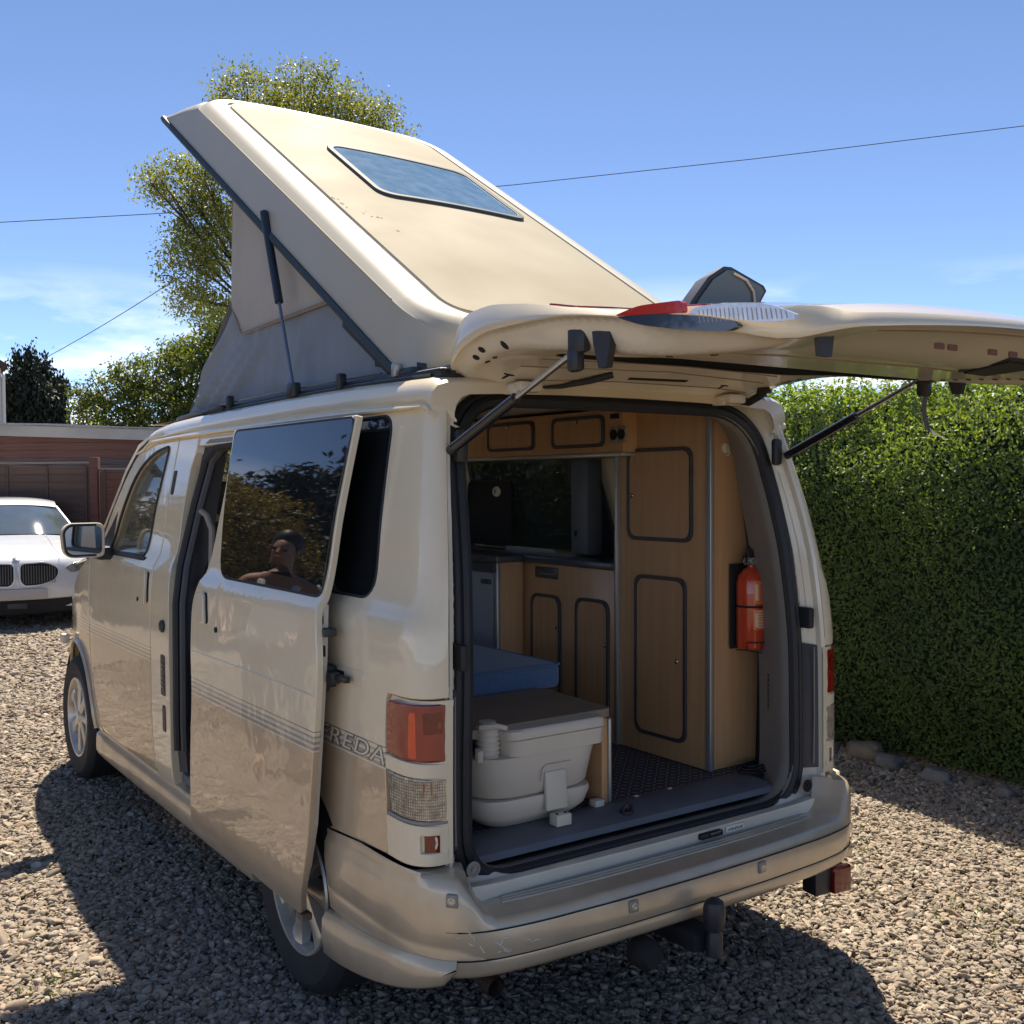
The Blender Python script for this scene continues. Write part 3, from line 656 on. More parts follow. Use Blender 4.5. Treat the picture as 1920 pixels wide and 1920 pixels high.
# lining of the right wall with window openings, ceiling, left wall lower
def rwall(u, z): return Vector((XC+(Wd(z)-.055), u, z))
win1 = rp([(1.22, 1.262, .04), (2.05, 1.262, .04), (2.05, 1.69, .05), (1.30, 1.69, .05)])
hol = [rp([(.46, 1.27, .05), (1.14, 1.27, .05), (1.22, 1.70, .05), (.46, 1.70, .05)]), rp([(1.34, 1.262, .05), (2.30, 1.262, .05), (2.30, 1.70, .06), (1.44, 1.70, .06)])]
panel('side_lining', [(.35, .56), (2.45, .56), (2.45, 1.78), (.35, 1.78)], rwall, M_DKTRIM, van, hol, t=.01, step=.12, roll=0, outdir=(-1, 0, 0))
# right outer body between quarter panel and front door (fixed rear side door skin)
g = rp([(1.30, 1.268, .05), (2.28, 1.268, .05), (2.28, 1.774, .05), (1.38, 1.774, .05)])
sd = panel('side_door', [(1.10, .72), (1.27, .40), (1.30, .345), (2.385, .345), (2.385, SKT), (1.10, SKT)], SM(Rr), M_PAINT, van, [g], t=.03, step=.09, outdir=(1, 0, 0))
panel('side_window', [(1.79+(a-1.79)*1.02, 1.52+(b-1.52)*1.02) for a, b in g], SM(Rr), M_GLASSR, sd, t=.004, roll=0, step=.15, outdir=(1, 0, 0), zoff=-.006)
MB().grid([[(XC+w, y, 1.872+(1-(w/.66)**2)*.012) for w in np.linspace(-.66, .66, 9)] for y in (.31, 1.2, 2.2, 3.0)]).build('headlining', M_CREAMT, van)
lw = panel('side_lining', [(.33, .56), (1.08, .56), (1.08, 1.78), (.33, 1.78)], lambda u, z: Vector((XC-(Wd(z)-.055), u, z)), M_DKTRIM, van, [rp([(.44, 1.27, .05), (1.05, 1.27, .02), (1.05, 1.77, .02), (.46, 1.77, .05)])], t=.01, step=.12, roll=0, outdir=(1, 0, 0))
# door opening seal, step and pillar inner
dz_ = [(2.11, .50), (2.105, .62), (2.105, 1.1), (2.12, 1.25), (2.10, 1.5), (2.05, 1.68), (1.95, 1.735), (1.6, 1.745), (1.2, 1.745)]
MB().tube([(XC-(Wd(z)-.022), y, z) for y, z in dz_], .017, 8).build('side_door_seal', M_RUB, van)
MB().tube([(XC-(Wd(z)-.04), y-.035, z) for y, z in dz_], .017, 8).build('side_door_seal', M_DKTRIM, van)
bq = MB(); bq.grid([[(XC-(Wd(z)-.03), 2.14, z), (XC-(Wd(z)-.05), 2.10, z), (XC-(Wd(z)-.12), 2.10, z), (XC-(Wd(z)-.13), 2.30, z)] for z in np.linspace(.40, 1.76, 16)]); bq.build('pillar_lining', M_DKTRIM, van)
MB().box((-.80, 1.10, .36), (-.60, 2.13, .40), .01).build('entry_step', M_SILL, van)
MB().box((-.62, 1.10, .36), (-.60, 2.13, .56), .004).build('step_riser', M_GREYTRIM, van)
MB().tube([(-.735, 2.05, 1.16), (-.72, 2.045, 1.19), (-.70, 2.02, 1.24), (-.695, 2.02, 1.40), (-.71, 2.04, 1.46), (-.73, 2.06, 1.48)], .013, 8).build('grab_handle', M_GREYTRIM, van)
# underbody: tank, axle, exhaust, tow bar
mb = MB(); mb.box((-.70, .10, .36), (.70, 3.9, .50)); mb.box((-.45, .75, .24), (.45, .98, .40), .03); mb.box((-.38, 1.4, .24), (.40, 3.2, .38), .04); mb.build('underbody', M_DARK, van)
mb = MB(); mb.box((-.42, .10, .285), (.40, .16, .345), .01); mb.box((-.065, -.10, .262), (.025, .12, .318), .01); mb.build('tow_bar', M_DARK, van)
tb = MB(); tb.lathe([(.024, 0), (.024, .055), (.018, .07), (.018, .10)], (-.020, -.130, .262), (0, 0, 1), 16); tb.lathe([(.010, 0), (.027, .010), (.031, .03), (.031, .07), (.026, .088), (.012, .098), (.001, .100)], (-.020, -.130, .325), (0, 0, 1), 20); tb.build('tow_ball_cover', M_PLAS, van)
MB().lathe([(.042, 0), (.044, .02), (.044, .05), (.03, .07)], (-.19, .0, .275), (0, -1, 0), 20).build('tow_socket', M_DARK, van)
mb = MB(); mb.tube([(-.62, .60, .28), (-.63, .22, .29), (-.64, .12, .285), (-.64, .04, .275)], .026, 14, caps=False); mb.tube([(-.64, .042, .275), (-.64, .12, .285)], .021, 14, caps=False); mb.build('exhaust_pipe', mat('sooty_steel', (.07, .055, .045), .7, metal=.4, var=.5, vscale=30), van)
# hanging fog lamp at right corner
fg = MB(); fg.box((.625, .035, .222), (.755, .10, .315), .008, rot=Matrix.Rotation(R_(-6), 3, 'Z')); fg.box((.66, .06, .31), (.69, .09, .35), .003); fg.box((.68, .05, .30), (.70, .08, .36), .003, rot=Matrix.Rotation(R_(30), 3, 'Y')); fgo = fg.build('fog_lamp', M_PLAS, van)
MB().box((.685, .012, .224), (.765, .040, .313), .008, 3, rot=Matrix.Rotation(R_(-6), 3, 'Z')).build('fog_lamp_lens', M_REDD, fgo)

# ---- wheels
def wheel(x, y, s, full=True):
    w = MB(); R0 = .332
    w.lathe([(.205, -.085), (.245, -.100), (.295, -.104), (.318, -.092), (R0, -.070), (R0, .070), (.318, .092), (.295, .104), (.245, .100), (.210, .088), (.205, .06)], (0, 0, 0), (s, 0, 0), 64, caps=False)
    for k in (-.045, -.015, .015, .045): pass
    t = w.build('wheel', M_TYRE, van, smooth=30); t.location = (x, y, R0-.004)
    r = MB(); r.lathe([(.198, .02), (.206, .062), (.216, .090), (.213, .097), (.203, .096), (.197, .080), (.190, .05)], (0, 0, 0), (s, 0, 0), 48, caps=False)
    r.lathe([(.030, .060), (.034, .086), (.028, .094), (.001, .096)], (0, 0, 0), (s, 0, 0), 20, caps=False)
    for k in range(7):
        a = 2*math.pi*k/7+.3
        for da in (-.0, ):
            c, sn = math.cos(a), math.sin(a); u = Vector((0, c, sn)); v = Vector((0, -sn, c)); X = Vector((s, 0, 0)); rows = []
            for (rad, wd, h, hb) in ((.028, .024, .088, .05), (.08, .024, .086, .04), (.14, .030, .082, .04), (.185, .048, .082, .05), (.204, .066, .088, .07)):
                tw = v*(rad-.03)*.25
                rows.append([u*rad+v*(-wd)+tw+X*hb, u*rad+v*(-wd*.86)+tw+X*(h-.006), u*rad+v*(-wd*.25)+tw+X*h, u*rad+v*(wd*.5)+tw+X*(h-.002), u*rad+v*(wd*.9)+tw+X*(h-.010), u*rad+v*wd+tw+X*hb])
            r.grid(rows)
    r.build('wheel_trim', M_ALLOY, t, smooth=30)
    b = MB(); b.lathe([(.196, .03), (.001, .028)], (0, 0, 0), (s, 0, 0), 32, caps=False); b.lathe([(.13, .01), (.13, .035), (.10, .04), (.001, .04)], (0, 0, 0), (s, 0, 0), 32, caps=False); b.build('brake_disc', M_DARK, t)
    return t
for s in (L, Rr):
    for y in (AX_R, AX_F): wheel(XC+s*.725, y, s)
for s in (L, Rr):
    for y, rr in ((AX_R, .40), (AX_F-.03, .41)):
        rows = [[(XC+s*w, y+rr*math.cos(R_(a)), .34+rr*math.sin(R_(a))) for a in range(-10, 191, 10)] for w in (.80, .61)]
        m_ = MB().grid(rows); m_.poly(rows[1]); m_.build('wheel_arch_liner', M_DARK, van)

# ---- sliding door, slid back and standing proud of the flank
def DM(u, z, off=.082): return Vector((XC-(Wd(z)+off), u, z))
o = rp([(1.70, .318, .05), (.705, .300, .03), (.66, .39, .1), (.592, .52, .15), (.560, .68, .3), (.520, .90, .2), (.503, 1.08, .2), (.545, 1.262, .06), (.515, 1.782, .01), (1.505, 1.786, .01), (1.475, 1.55, .2), (1.548, 1.24, .08), (1.598, 1.16, .08), (1.605, 1.0, .1), (1.59, .85, .2), (1.645, .45, .1)], 6)
g = rp([(1.385, 1.264, .07), (.562, 1.264, .03), (.528, 1.775, .02), (1.480, 1.777, .03), (1.44, 1.55, .2)], 7)
door = panel('sliding_door', o, DM, M_PAINT, van, [g], t=.020, step=.05, roll=.005)
panel('door_glass', [(1.0+(a-1.0)*1.012, 1.5+(b-1.5)*1.012) for a, b in g], lambda u, z: Vector((XC-.082-(.7985-(z-1.262)*.187+.010*(1-((z-1.52)/.27)**2)), u, z)), M_GLASSD, door, t=.004, roll=0, step=.08, zoff=-.004)
MB().tube([DM(a, b, .080) for a, b in dens(g, .05)], .0055, 6, closed=True).build('window_seal', M_RUB, door)
hp = rp([(1.425, 1.098, .02), (1.500, 1.10, .025), (1.512, 1.20, .025), (1.452, 1.208, .02)], 5)
panel('handle_recess', hp, lambda u, z: DM(u-.012, z, .0835), M_DARK, door, t=.003, roll=0, step=.03)
panel('door_handle', hp, lambda u, z: DM(u, z, .096), M_CREAM, door, t=.010, roll=.005, step=.03)
MB().lathe([(.010, 0), (.010, .005), (.004, .006)], DM(1.33, 1.088), (-1, 0, 0), 14).build('key_lock', M_DARK, door)
yb = lambda z: pch(z, [.52, .68, .9, 1.08, 1.262, 1.78], [.592, .562, .522, .504, .543, .516])
for z, xo, h in ((1.215, -.018, .010), (1.20, -.040, .013), (1.115, -.04, .016), (.88, -.03, .012)):
    MB().box((DM(0, z).x+.008-xo*.4, yb(z)+.008, z-h), (DM(0, z).x+.014-xo*.4, yb(z)+.03, z+h), .004).build('edge_hole', M_DARK, door)
MB().box((DM(0, 1.16).x+.02, yb(1.16)-.010, 1.155), (DM(0, 1.16).x+.06, yb(1.16)+.03, 1.178), .004).build('door_latch', M_DKTRIM, door)
MB().tube([DM(y, .985+.006*math.sin(y*2), .0825) for y in np.linspace(.53, 1.58, 20)], .003, 5).build('body_crease', M_CREAM, door)
panel('door_lining', [(1.60, .36), (.74, .36), (.66, .46), (.60, .60), (.555, .85), (.53, 1.1), (.555, 1.24), (1.5, 1.24), (1.57, 1.1)], lambda u, z: DM(u, z, .040), M_JAMB, door, t=.018, roll=0, step=.2, outdir=(1, 0, 0))
MB().box((-.895, .695, .285), (-.86, .735, .306), .004).build('lower_guide', mat('rusty_bracket', (.24, .15, .09), .7, var=.4, vscale=40), door)

# ---- pop top
SA = Vector((0, .8510, .5251)); SN = Vector((0, -.5251, .8510)); B0 = Vector((0, .36, 2.037))
def PT(x, s, h=0): return B0+Vector((x, 0, 0))+SA*s+SN*h
def dome(x, s): return .016*(1-(x/.5)**2)*(1 if s < 2.0 else max(0, 1-(s-2)/.45))
top_o = rp([(-.50, .10, .12), (.50, .10, .12), (.50, 2.28, .07), (.44, 2.365, .10), (.2, 2.41, .2), (-.2, 2.41, .2), (-.44, 2.365, .10), (-.50, 2.28, .07)], 8)
sky_h = rp([(-.245, 1.195, .075), (.405, 1.185, .075), (.425, 1.775, .075), (-.235, 1.800, .075)], 9)
pop = panel('pop_top', top_o, lambda x, s: PT(x, s, dome(x, s)), M_ROOF, van, [sky_h], t=.02, step=.06, roll=.003, outdir=(0, -.5, .85))
to = dens(top_o, .03); nT = len(to); rows = []
if area(to) < 0: to.reverse()
def ramp(v): return max(0.0, min(1.0, v))
for i in range(nT):
    a, b, c = Vector(to[i-1]), Vector(to[i]), Vector(to[(i+1) % nT]); n = Vector(((c-a).y, -(c-a).x)).normalized()
    side = abs(n.x); fr = max(0, n.y); bk = max(0, -n.y)
    def P_(d, h):
        k = d*(side**2*1.0+fr**2*(.55 if d < .13 else 1.0)+bk**2*1.0)
        p = PT(b.x+n.x*k, b.y+n.y*k, h)
        return p
    e_side, e_fr, e_bk = .150, .30, .14
    def bot(f, h):
        g_ = {.93: .12, .97: .42, 1.0: .80 if h > -.19 else 1.0, .96: .99}[f]; c0 = P_(.130, 0); c0 = (c0-B0)
        cx, cs_ = c0.x, c0.dot(SA)
        if b.y > 2.25: bx_, bs_ = max(-.648, min(.648, b.x*1.62)), 2.705-.03*(b.x/.43)**2*(.5 if abs(b.x) > .42 else 1)
        elif b.y < .15: bx_, bs_ = max(-.648, min(.648, b.x*1.35)), -.04
        else: bx_, bs_ = math.copysign(.648, b.x), (b.y-.10)/2.17*2.70-.04
        if b.y > 2.25 and abs(b.x) > .44: bx_ = math.copysign(.648, b.x); bs_ = 2.66+.02*max(0, (b.y-2.25)/.1)
        p = PT(cx*(1-g_)+bx_*g_, cs_*(1-g_)+bs_*g_, h)
        if p.z < 1.905: p.z = 1.905+(p.z-1.905)*.0
        return p
    l = [P_(0, -.002), P_(.004, -.010), P_(.013, -.010), P_(.017, -.001), P_(.05, .002), P_(.085, -.006), P_(.112, -.022), P_(.127, -.036), P_(.133, -.040)]
    l += [bot(.93, -.055), bot(.97, -.10), bot(1.0, -.165), bot(1.0, -.200), bot(.96, -.203)]
    for q in l:
        if q.z < 1.905: q.z = 1.905
    rows.append(l)
rows.append(rows[0])
MB().grid(rows).build('pop_top_shell', M_SKIRT, pop, smooth=32)
# bright crease along both sides
for s in (L, Rr):
    MB().tube([PT(s*.6335, t_, -.0385) for t_ in np.linspace(.25, 2.10, 30)], .0030, 5).build('edge_trim', M_ROOF, pop)
gsk = [r[-1] for r in rows[:-1]]
MB().tube(gsk, .015, 6, closed=True, flat=(1, 1)).build('edge_gasket', mat('slate_gasket', (.035, .05, .058), .6), pop)
inner = [(p.x*.97, 0) for p in gsk]
MB().poly([(p.x*.99, p.y, p.z+.01) for p in gsk]).build('bed_base', M_DKTRIM, pop, smooth=None)
sg = panel('skylight', rp([(-.262, 1.178, .085), (.422, 1.168, .085), (.442, 1.792, .085), (-.252, 1.817, .085)], 9), lambda x, s: PT(x, s, dome(x, s)+.012), mat('skylight_edge', (.07, .085, .095), .6, spec=.2), pop, [[(a, b) for a, b in rp([(-.238, 1.203, .07), (.397, 1.193, .07), (.417, 1.767, .07), (-.228, 1.792, .07)], 9)]], t=.012, step=.06, roll=.003, outdir=(0, -.5, .85))
panel('skylight_pane', rp([(-.243, 1.198, .07), (.402, 1.188, .07), (.422, 1.772, .07), (-.233, 1.797, .07)], 9), lambda x, s: PT(x, s, dome(x, s)+.008), M_SKY, sg, t=.004, step=.08, roll=0, outdir=(0, -.5, .85))
# grime and chips on the roof skin
M_CHIP = mat('chipped_gelcoat', (.30, .19, .12), .8)
for k in range(26):
    x, s = (-.493+random.random()*.02, 1.10-random.random()*.12) if k < 8 else (-.47+random.random()*.10, 1.0-random.random()*.25)
    r = random.uniform(.002, .007); an = random.random()*3
    pts = [PT(x+r*random.uniform(.5, 1.2)*math.cos(a+an), s+1.8*r*random.uniform(.4, 1.1)*math.sin(a+an), dome(x, s)+.0012) for a in np.linspace(0, 2*math.pi, 8)[:-1]]
    if k < 14: MB().poly(pts).build('paint_chip', M_CHIP, pop, smooth=None)
# tent
def tent_fold(Y, z):
    d = 0
    for (y0, z0, y1, z1, w, a) in ((1.88, 2.17, 2.42, 1.95, .030, .030), (1.76, 2.17, 2.25, 1.93, .028, .028), (1.66, 2.17, 2.10, 1.92, .026, .026), (1.95, 2.3, 2.5, 2.02, .03, .02), (1.35, 2.15, 1.42, 1.95, .03, .012), (1.7, 2.0, 1.3, 1.93, .03, .012)):
        p = Vector((Y-y0, z-z0)); q = Vector((y1-y0, z1-z0)); t = max(0, min(1, p.dot(q)/q.dot(q))); dist = (p-q*t).length
        d += a*math.exp(-(dist/w)**2)*(.35+.65*t)
    return d*1.7+.010*noise.noise(Vector((Y*4, z*6, 0)))+.005*noise.noise(Vector((Y*14, z*5, 3)))
for s in (L, Rr):
    fm = lambda Y, z: Vector((s*(.592+.03*max(0, (2.4-z))*0+tent_fold(Y, z)*.8-.03*max(0, z-1.95)), Y, z))
    gp = panel('tent_wall', [(2.60, 1.895), (2.34, 2.10), (2.03, 2.335), (1.90, 2.192), (1.06, 2.235), (.80, 2.06), (.66, 1.895)], fm, M_TENTG, pop, t=.003, step=.03, roll=0, outdir=(s, 0, 0))
    panel('tent_window_flap', [(2.03, 2.33), (2.005, 2.90), (1.9, 2.87), (1.03, 2.26), (1.06, 2.20), (1.905, 2.185)], lambda Y, z: Vector((s*(.600-.02*max(0, z-2.1)+.01*math.exp(-((Y-2.0)/.04)**2)), Y, z)), M_TENTC, pop, t=.003, step=.05, roll=0, outdir=(s, 0, 0))
    MB().tube([(s*.606, 2.03, 2.333), (s*.606, 1.905, 2.190), (s*.606, 1.06, 2.205)], .0035, 5).build('tent_seam', mat('taupe_piping', (.28, .22, .20), .8), pop)
MB().grid([[(x, y+.02*math.sin(x*9), z) for x in np.linspace(-.6, .6, 24)] for y, z in ((2.60, 1.89), (2.34, 2.10), (2.03, 2.335))]).build('tent_front', M_TENTG, pop)
MB().grid([[(x, y, z) for x in np.linspace(-.6, .6, 10)] for y, z in ((2.03, 2.335), (2.0, 2.9))]).build('tent_front', M_TENTC, pop)
# struts, scissor hinge and side rail
for s in (L, Rr):
    a, b = Vector((s*.655, 1.516, 2.556)), Vector((s*.665, 1.250, 1.915)); mid = a.lerp(b, .50)
    MB().tube([a+Vector((0, .012, .03)), mid], .0155, 12).build('roof_strut', mat('navy_strut', (.02, .028, .045), .45), pop)
    MB().tube([mid, b], .0062, 8).build('strut_rod', mat('steel_rod_blue', (.16, .20, .26), .35, metal=.6), pop)
    hn = MB(); hn.tube([(s*.625, .93, 2.11), (s*.635, .60, 1.925)], .020, 6, flat=(.3, 1)); hn.tube([(s*.62, .80, 2.06), (s*.635, .50, 1.915)], .022, 6, flat=(.3, 1)); hn.tube([(s*.63, .70, 1.96), (s*.63, .40, 1.91)], .018, 6, flat=(.3, 1)); hn.build('scissor_hinge', M_RUB, pop)
    ra = MB(); ra.tube([(s*.655, y, 1.900+roofdz(y)*.8) for y in np.linspace(.30, 2.58, 20)], .0075, 6); ra.tube([(s*.668, y, 1.890+roofdz(y)*.8) for y in np.linspace(.30, 2.0, 20)], .006, 6); ra.tube([(s*.63, y, 1.905+roofdz(y)*.8) for y in np.linspace(.25, 2.62, 20)], .013, 6); ra.build('canvas_rail', M_PLAS, van)
    MB().tube([(s*.663, y, 1.915+roofdz(y)*.8) for y in np.linspace(.6, 2.0, 20)], .0028, 5).build('rail_rod', M_STEEL, van)
    for y, w in ((1.235, .035), (.86, .016), (1.86, .012)):
        MB().box((s*.672-.014, y-w, 1.885), (s*.672+.014, y+w, 1.935), .006).build('rail_clamp', M_PLAS, van)
    MB().box((s*.672-.014, 1.93, 1.87), (s*.672+.014, 2.10, 1.905), .012).build('rail_latch', M_PLAS, van)
    MB().box((s*.664-.01, .50, 1.895), (s*.664+.012, .525, 1.935), .004).build('hinge_bolt', M_ALU, van)
MB().box((-.60, .22, 1.885), (.60, .42, 1.915), .01).build('rear_gasket', mat('navy_gasket', (.02, .026, .04), .6), van)
for s in (L, Rr): MB().box((XC+s*.60-.055, .26, 1.872), (XC+s*.60+.04, .66, 1.902), .01).build('corner_gasket', M_RUB, van)

# ---- tailgate, raised
def zh(Y): return pch(Y, [-1.15, -1.08, -.98, -.85, -.7, -.5, -.3, -.03, .115, .20, .30], [1.846, 1.846, 1.840, 1.864, 1.888, 1.936, 1.960, 1.966, 1.945, 1.915, 1.880])
def hw(Y): return pch(Y, [-1.12, -1.0, -.8, -.4, 0, .15, .24, .30], [.66, .69, .695, .695, .675, .655, .625, .57])
def zc(Y): return pch(Y, [-1.15, -1.06, -.9, -.60, -.47, -.42, 0, .05, .15, .30], [1.850, 1.845, 1.838, 1.858, 1.866, 1.868, 1.914, 1.908, 1.885, 1.848])
def bow(x, Y): return .034*(1-min(1, abs(x-XC)/.68)**2)*sm(-.80, -1.06, Y)
def zi(x, Y):
    a = abs(x-XC)/hw(Y); rim = pch(Y, [-1.15, -1.06, -.9, -.7, -.6, -.5, -.25, 0, .15, .30], [1.846, 1.842, 1.832, 1.839, 1.846, 1.858, 1.893, 1.915, 1.903, 1.856])
    z = zc(Y)*(1-sm(.74, .87, a))+rim*sm(.74, .87, a)
    z = z*(1-sm(.90, 1.0, a))+(zh(Y)-.004)*sm(.90, 1.0, a)
    if Y < -1.0: z += (zh(Y)-.004-z)*sm(-1.02, -1.09, Y)
    return z+bow(x, Y)
def SK(x, y): return XC+(x-XC)*.978, y+.014*sm(-.90, -1.05, y)
def zo(x, Y):
    a = min(1, abs(x-XC)/hw(Y)); th = pch(Y, [-1.12, -1.0, -.8, -.6, -.45, -.25, 0, .2, .30], [.004, .018, .026, .026, .018, .012, .014, .015, .010])
    ts = pch(Y, [-1.12, -1.06, -.985, -.92, -.85, -.7, -.6, -.5, -.42, -.334, -.25, -.12, .02, .10, .19, .25, .30], [1.850, 1.864, 1.886, 1.892, 1.908, 1.926, 1.936, 1.946, 1.962, 1.977, 1.994, 2.015, 2.029, 2.027, 2.005, 1.97, 1.90])
    return ts+th*(1-a**4)+bow(x, Y)*.9
tg_o = rp([(XC-.655, -1.0, .03), (XC-.63, -1.075, .03), (XC-.35, -1.105, .3), (XC+.35, -1.105, .3), (XC+.63, -1.075, .03), (XC+.655, -1.0, .03), (XC+.70, -.8, .3), (XC+.70, -.2, .3), (XC+.675, .05, .2), (XC+.655, .20, .1), (XC+.60, .29, .12), (XC-.60, .29, .12), (XC-.655, .20, .1), (XC-.675, .05, .2), (XC-.70, -.2, .3), (XC-.70, -.8, .3)], 7)
wh = rp([(XC-.50, .0, .10), (XC-.53, -.44, .10), (XC+.53, -.44, .10), (XC+.50, .0, .10)], 8)
wo = rp([(XC-.56, -.02, .10), (XC-.60, -.50, .08), (XC+.60, -.50, .08), (XC+.56, -.02, .10)], 8)
tg = panel('tailgate', tg_o, lambda x, Y: Vector((x, Y, zi(x, Y))), M_JAMB, van, [wh], t=0, step=.016, roll=0, outdir=(0, 0, -1))
panel('tailgate_skin', [SK(a, b) for a, b in dens(tg_o, .03)], lambda x, Y: Vector((x, Y, zo(x, Y))), M_CREAM, tg, [wo], t=0, step=.045, roll=0, outdir=(0, 0, 1))
od = dens(tg_o, .03)
ed = MB(); ed.grid([[(x, y, zi(x, y)), (XC+(x-XC)*1.006, y, zi(x, y)+.003), (XC+(x-XC)*1.004, y*1.0, zi(x, y)*.65+zo(x, y)*.35), (*SK(x, y), zo(*SK(x, y)))] for x, y in od+[od[0]]]); ed.build('hem_flange', M_CREAM, tg, smooth=60)
ww = dens(wh, .04); ed = MB(); ed.grid([[(x, y, zi(x, y)), (x, y, zi(x, y)+.02), (XC+(x-XC)*1.02, y, max(1.955, zi(x, y)+.03))] for x, y in ww+[ww[0]]]); ed.build('window_return', M_RUB, tg)
panel('tailgate_window', [(XC+(a-XC)*1.0, b) for a, b in rp([(XC-.57, -.01, .10), (XC-.61, -.51, .08), (XC+.61, -.51, .08), (XC+.57, -.01, .10)], 6)], lambda x, Y: Vector((x, Y, zo(x, Y)-.006)), M_GLASST, tg, t=.004, step=.1, roll=0, outdir=(0, 0, 1))
M_SMOKE = mat('smoked_lens', (.04, .055, .085), .15, coat=1); M_ORL = mat('bright_red_lens', (.62, .04, .025), .12, coat=1); M_CLEAR2 = mat('bright_clear_lens', (.80, .80, .84), .12, coat=1, metal=.3, var=.25, vscale=60)
# outer lamps on the skin
def skin(pts, name, m_, off=.004, t=.006): return panel(name, pts, lambda x, Y: Vector((x, Y, zo(x, Y)+off)), m_, tg, t=t, step=.03, roll=.002, outdir=(0, 0, 1))
for s in (L, Rr):
    def mir(l): return [(XC+s*a,)+tuple(r) for a, *r in l]
    skin(rp(mir([(.50, -.255, .01), (.655, -.23, .01), (.665, -.36, .02), (.50, -.38, .01)]), 3), 'upper_reflector', M_REDL, .004, .01)
    skin(rp(mir([(.30, -.60, .02), (.60, -.56, .05), (.672, -.62, .06), (.675, -.78, .02), (.30, -.78, .02)]), 5), 'tail_lamp', M_REDL, .003, .004)
    skin(rp(mir([(.26, -.80, .04), (.672, -.785, .02), (.65, -.93, .08), (.35, -.95, .10)]), 6), 'tail_lamp', M_CLEAR2, .003, .004)
    # dark side face of the lamp that wraps over the edge
    def side_piece(name, pts, m_, d0, d1): return MB().prism([(XC+s*(hw(y)+d0), y, z) for y, z in rp(pts, 4)], (s*(d1-d0), 0, 0)).build(name, m_, tg, smooth=60)
    side_piece('lamp_side', [(-.538, 1.926, .01), (-.60, 1.922, .05), (-.728, 1.908, .08), (-.866, 1.877, .02), (-.876, 1.866, .01), (-.846, 1.860, .03), (-.742, 1.874, .08), (-.606, 1.902, .05)], M_SMOKE, 0, .014)
    side_piece('tail_lamp_side', [(-.530, 1.930, .01), (-.60, 1.941, .03), (-.728, 1.934, .01), (-.734, 1.909, .01), (-.60, 1.9225, .05)], M_ORL, 0, .013)
    sl2 = side_piece('reversing_lamp_side', [(-.745, 1.908, .01), (-.775, 1.916, .02), (-.853, 1.912, .05), (-.941, 1.898, .03), (-1.0, 1.872, .01), (-1.0, 1.862, .01), (-.93, 1.866, .03), (-.879, 1.878, .03)], M_CLEAR2, 0, .013)
    rb = MB()
    for k in range(20): y = -.775-k*.0108; rb.tube([(XC+s*(hw(y)+.0135), y, 1.908-(k/20)**1.5*.028), (XC+s*(hw(y)+.0135), y-.004, 1.884-(k/20)*.018)], .0009, 4)
    rb.build('lens_ribs', M_WHITEP, sl2)
# dark tubes painted as the shade of pressed creases, and details on the underside
def under(x, Y, d=.0): return Vector((x, Y, zi(x, Y)-d))
for l in ([(-.45, .20), (-.1, .165), (.3, .165), (.48, .19)], [(-.50, .10), (0, .06), (.5, .10)], [(-.48, .03), (0, -.02), (.48, .03)], [(-.56, -.62), (-.40, -.72), (.0, -.76), (.4, -.72), (.56, -.62)], [(-.50, -1.02), (0, -1.045), (.5, -1.02)]):
    P = [Vector(p) for p in l]; pts = []
    for i in range(len(P)-1):
        for k in range(8): q = P[i].lerp(P[i+1], k/8); pts.append(under(XC+q.x, q.y, .001))
    MB().tube(pts, .0022, 5).build('crease_shade_line', mat('jamb_crease_shade', (.26, .20, .13), .5) if l[0][0] == -.45 else bpy.data.materials['jamb_crease_shade'], tg)
def blob(name, x, y, rx, ry, m_, h=.004, n=10, rot=0, par=None):
    c, s_ = math.cos(rot), math.sin(rot); pts = [(x+rx*math.cos(a)*c-ry*math.sin(a)*s_, y+rx*math.cos(a)*s_+ry*math.sin(a)*c) for a in np.linspace(0, 2*math.pi, n+1)[:-1]]
    return MB().prism([under(px_, py_, .0) for px_, py_ in pts], (0, 0, -h)).build(name, m_, par or tg)
for x, y, rx, ry in ((-.645, .085, .008, .012), (-.63, .135, .008, .012), (-.61, .075, .005, .010), (-.60, .125, .005, .012), (-.645, -.02, .010, .012), (-.50, .17, .018, .004), (-.50, .185, .004, .02), (.30, .14, .018, .004), (.30, .155, .004, .018), (-.61, -.58, .009, .006), (-.60, -.70, .010, .006), (.53, .09, .012, .018), (.555, .06, .006, .012)):
    blob('drain_hole', x, y, rx, ry, M_DARK, .002)
MB().prism([under(x, y, .0) for x, y in ((-.10, .140), (.12, .128), (.12, .116), (-.10, .128))], (0, 0, -.003)).build('lining_slot', M_DARK, tg)
for k in range(9): blob('clip_hole', .52+(k-4)*.012*0+.0+.01*0, -.40-.038*k, .006 if k % 2 else .009, .006, M_DARK, .002)
for x in (-.42, .40):
    hb = MB(); hb.box((x-.038, .175, 1.838), (x+.038, .25, 1.868), .008); hb.box((x-.045, .20, 1.832), (x-.028, .25, 1.862), .005); hb.build('tailgate_hinge', M_JAMB, tg)
MB().tube([under(-.19, .10, .004), under(-.24, .14, .012), under(-.30, .20, .012), under(-.34, .235, .006)], [.012, .010, .007, .004], 8).build('cable_grommet', M_RUB, tg)
MB().tube([under(.47, .13, .002), under(.48, .16, .02), under(.475, .20, .028), under(.47, .23, .012)], [.022, .013, .013, .016], 8).build('cable_grommet', M_RUB, tg)
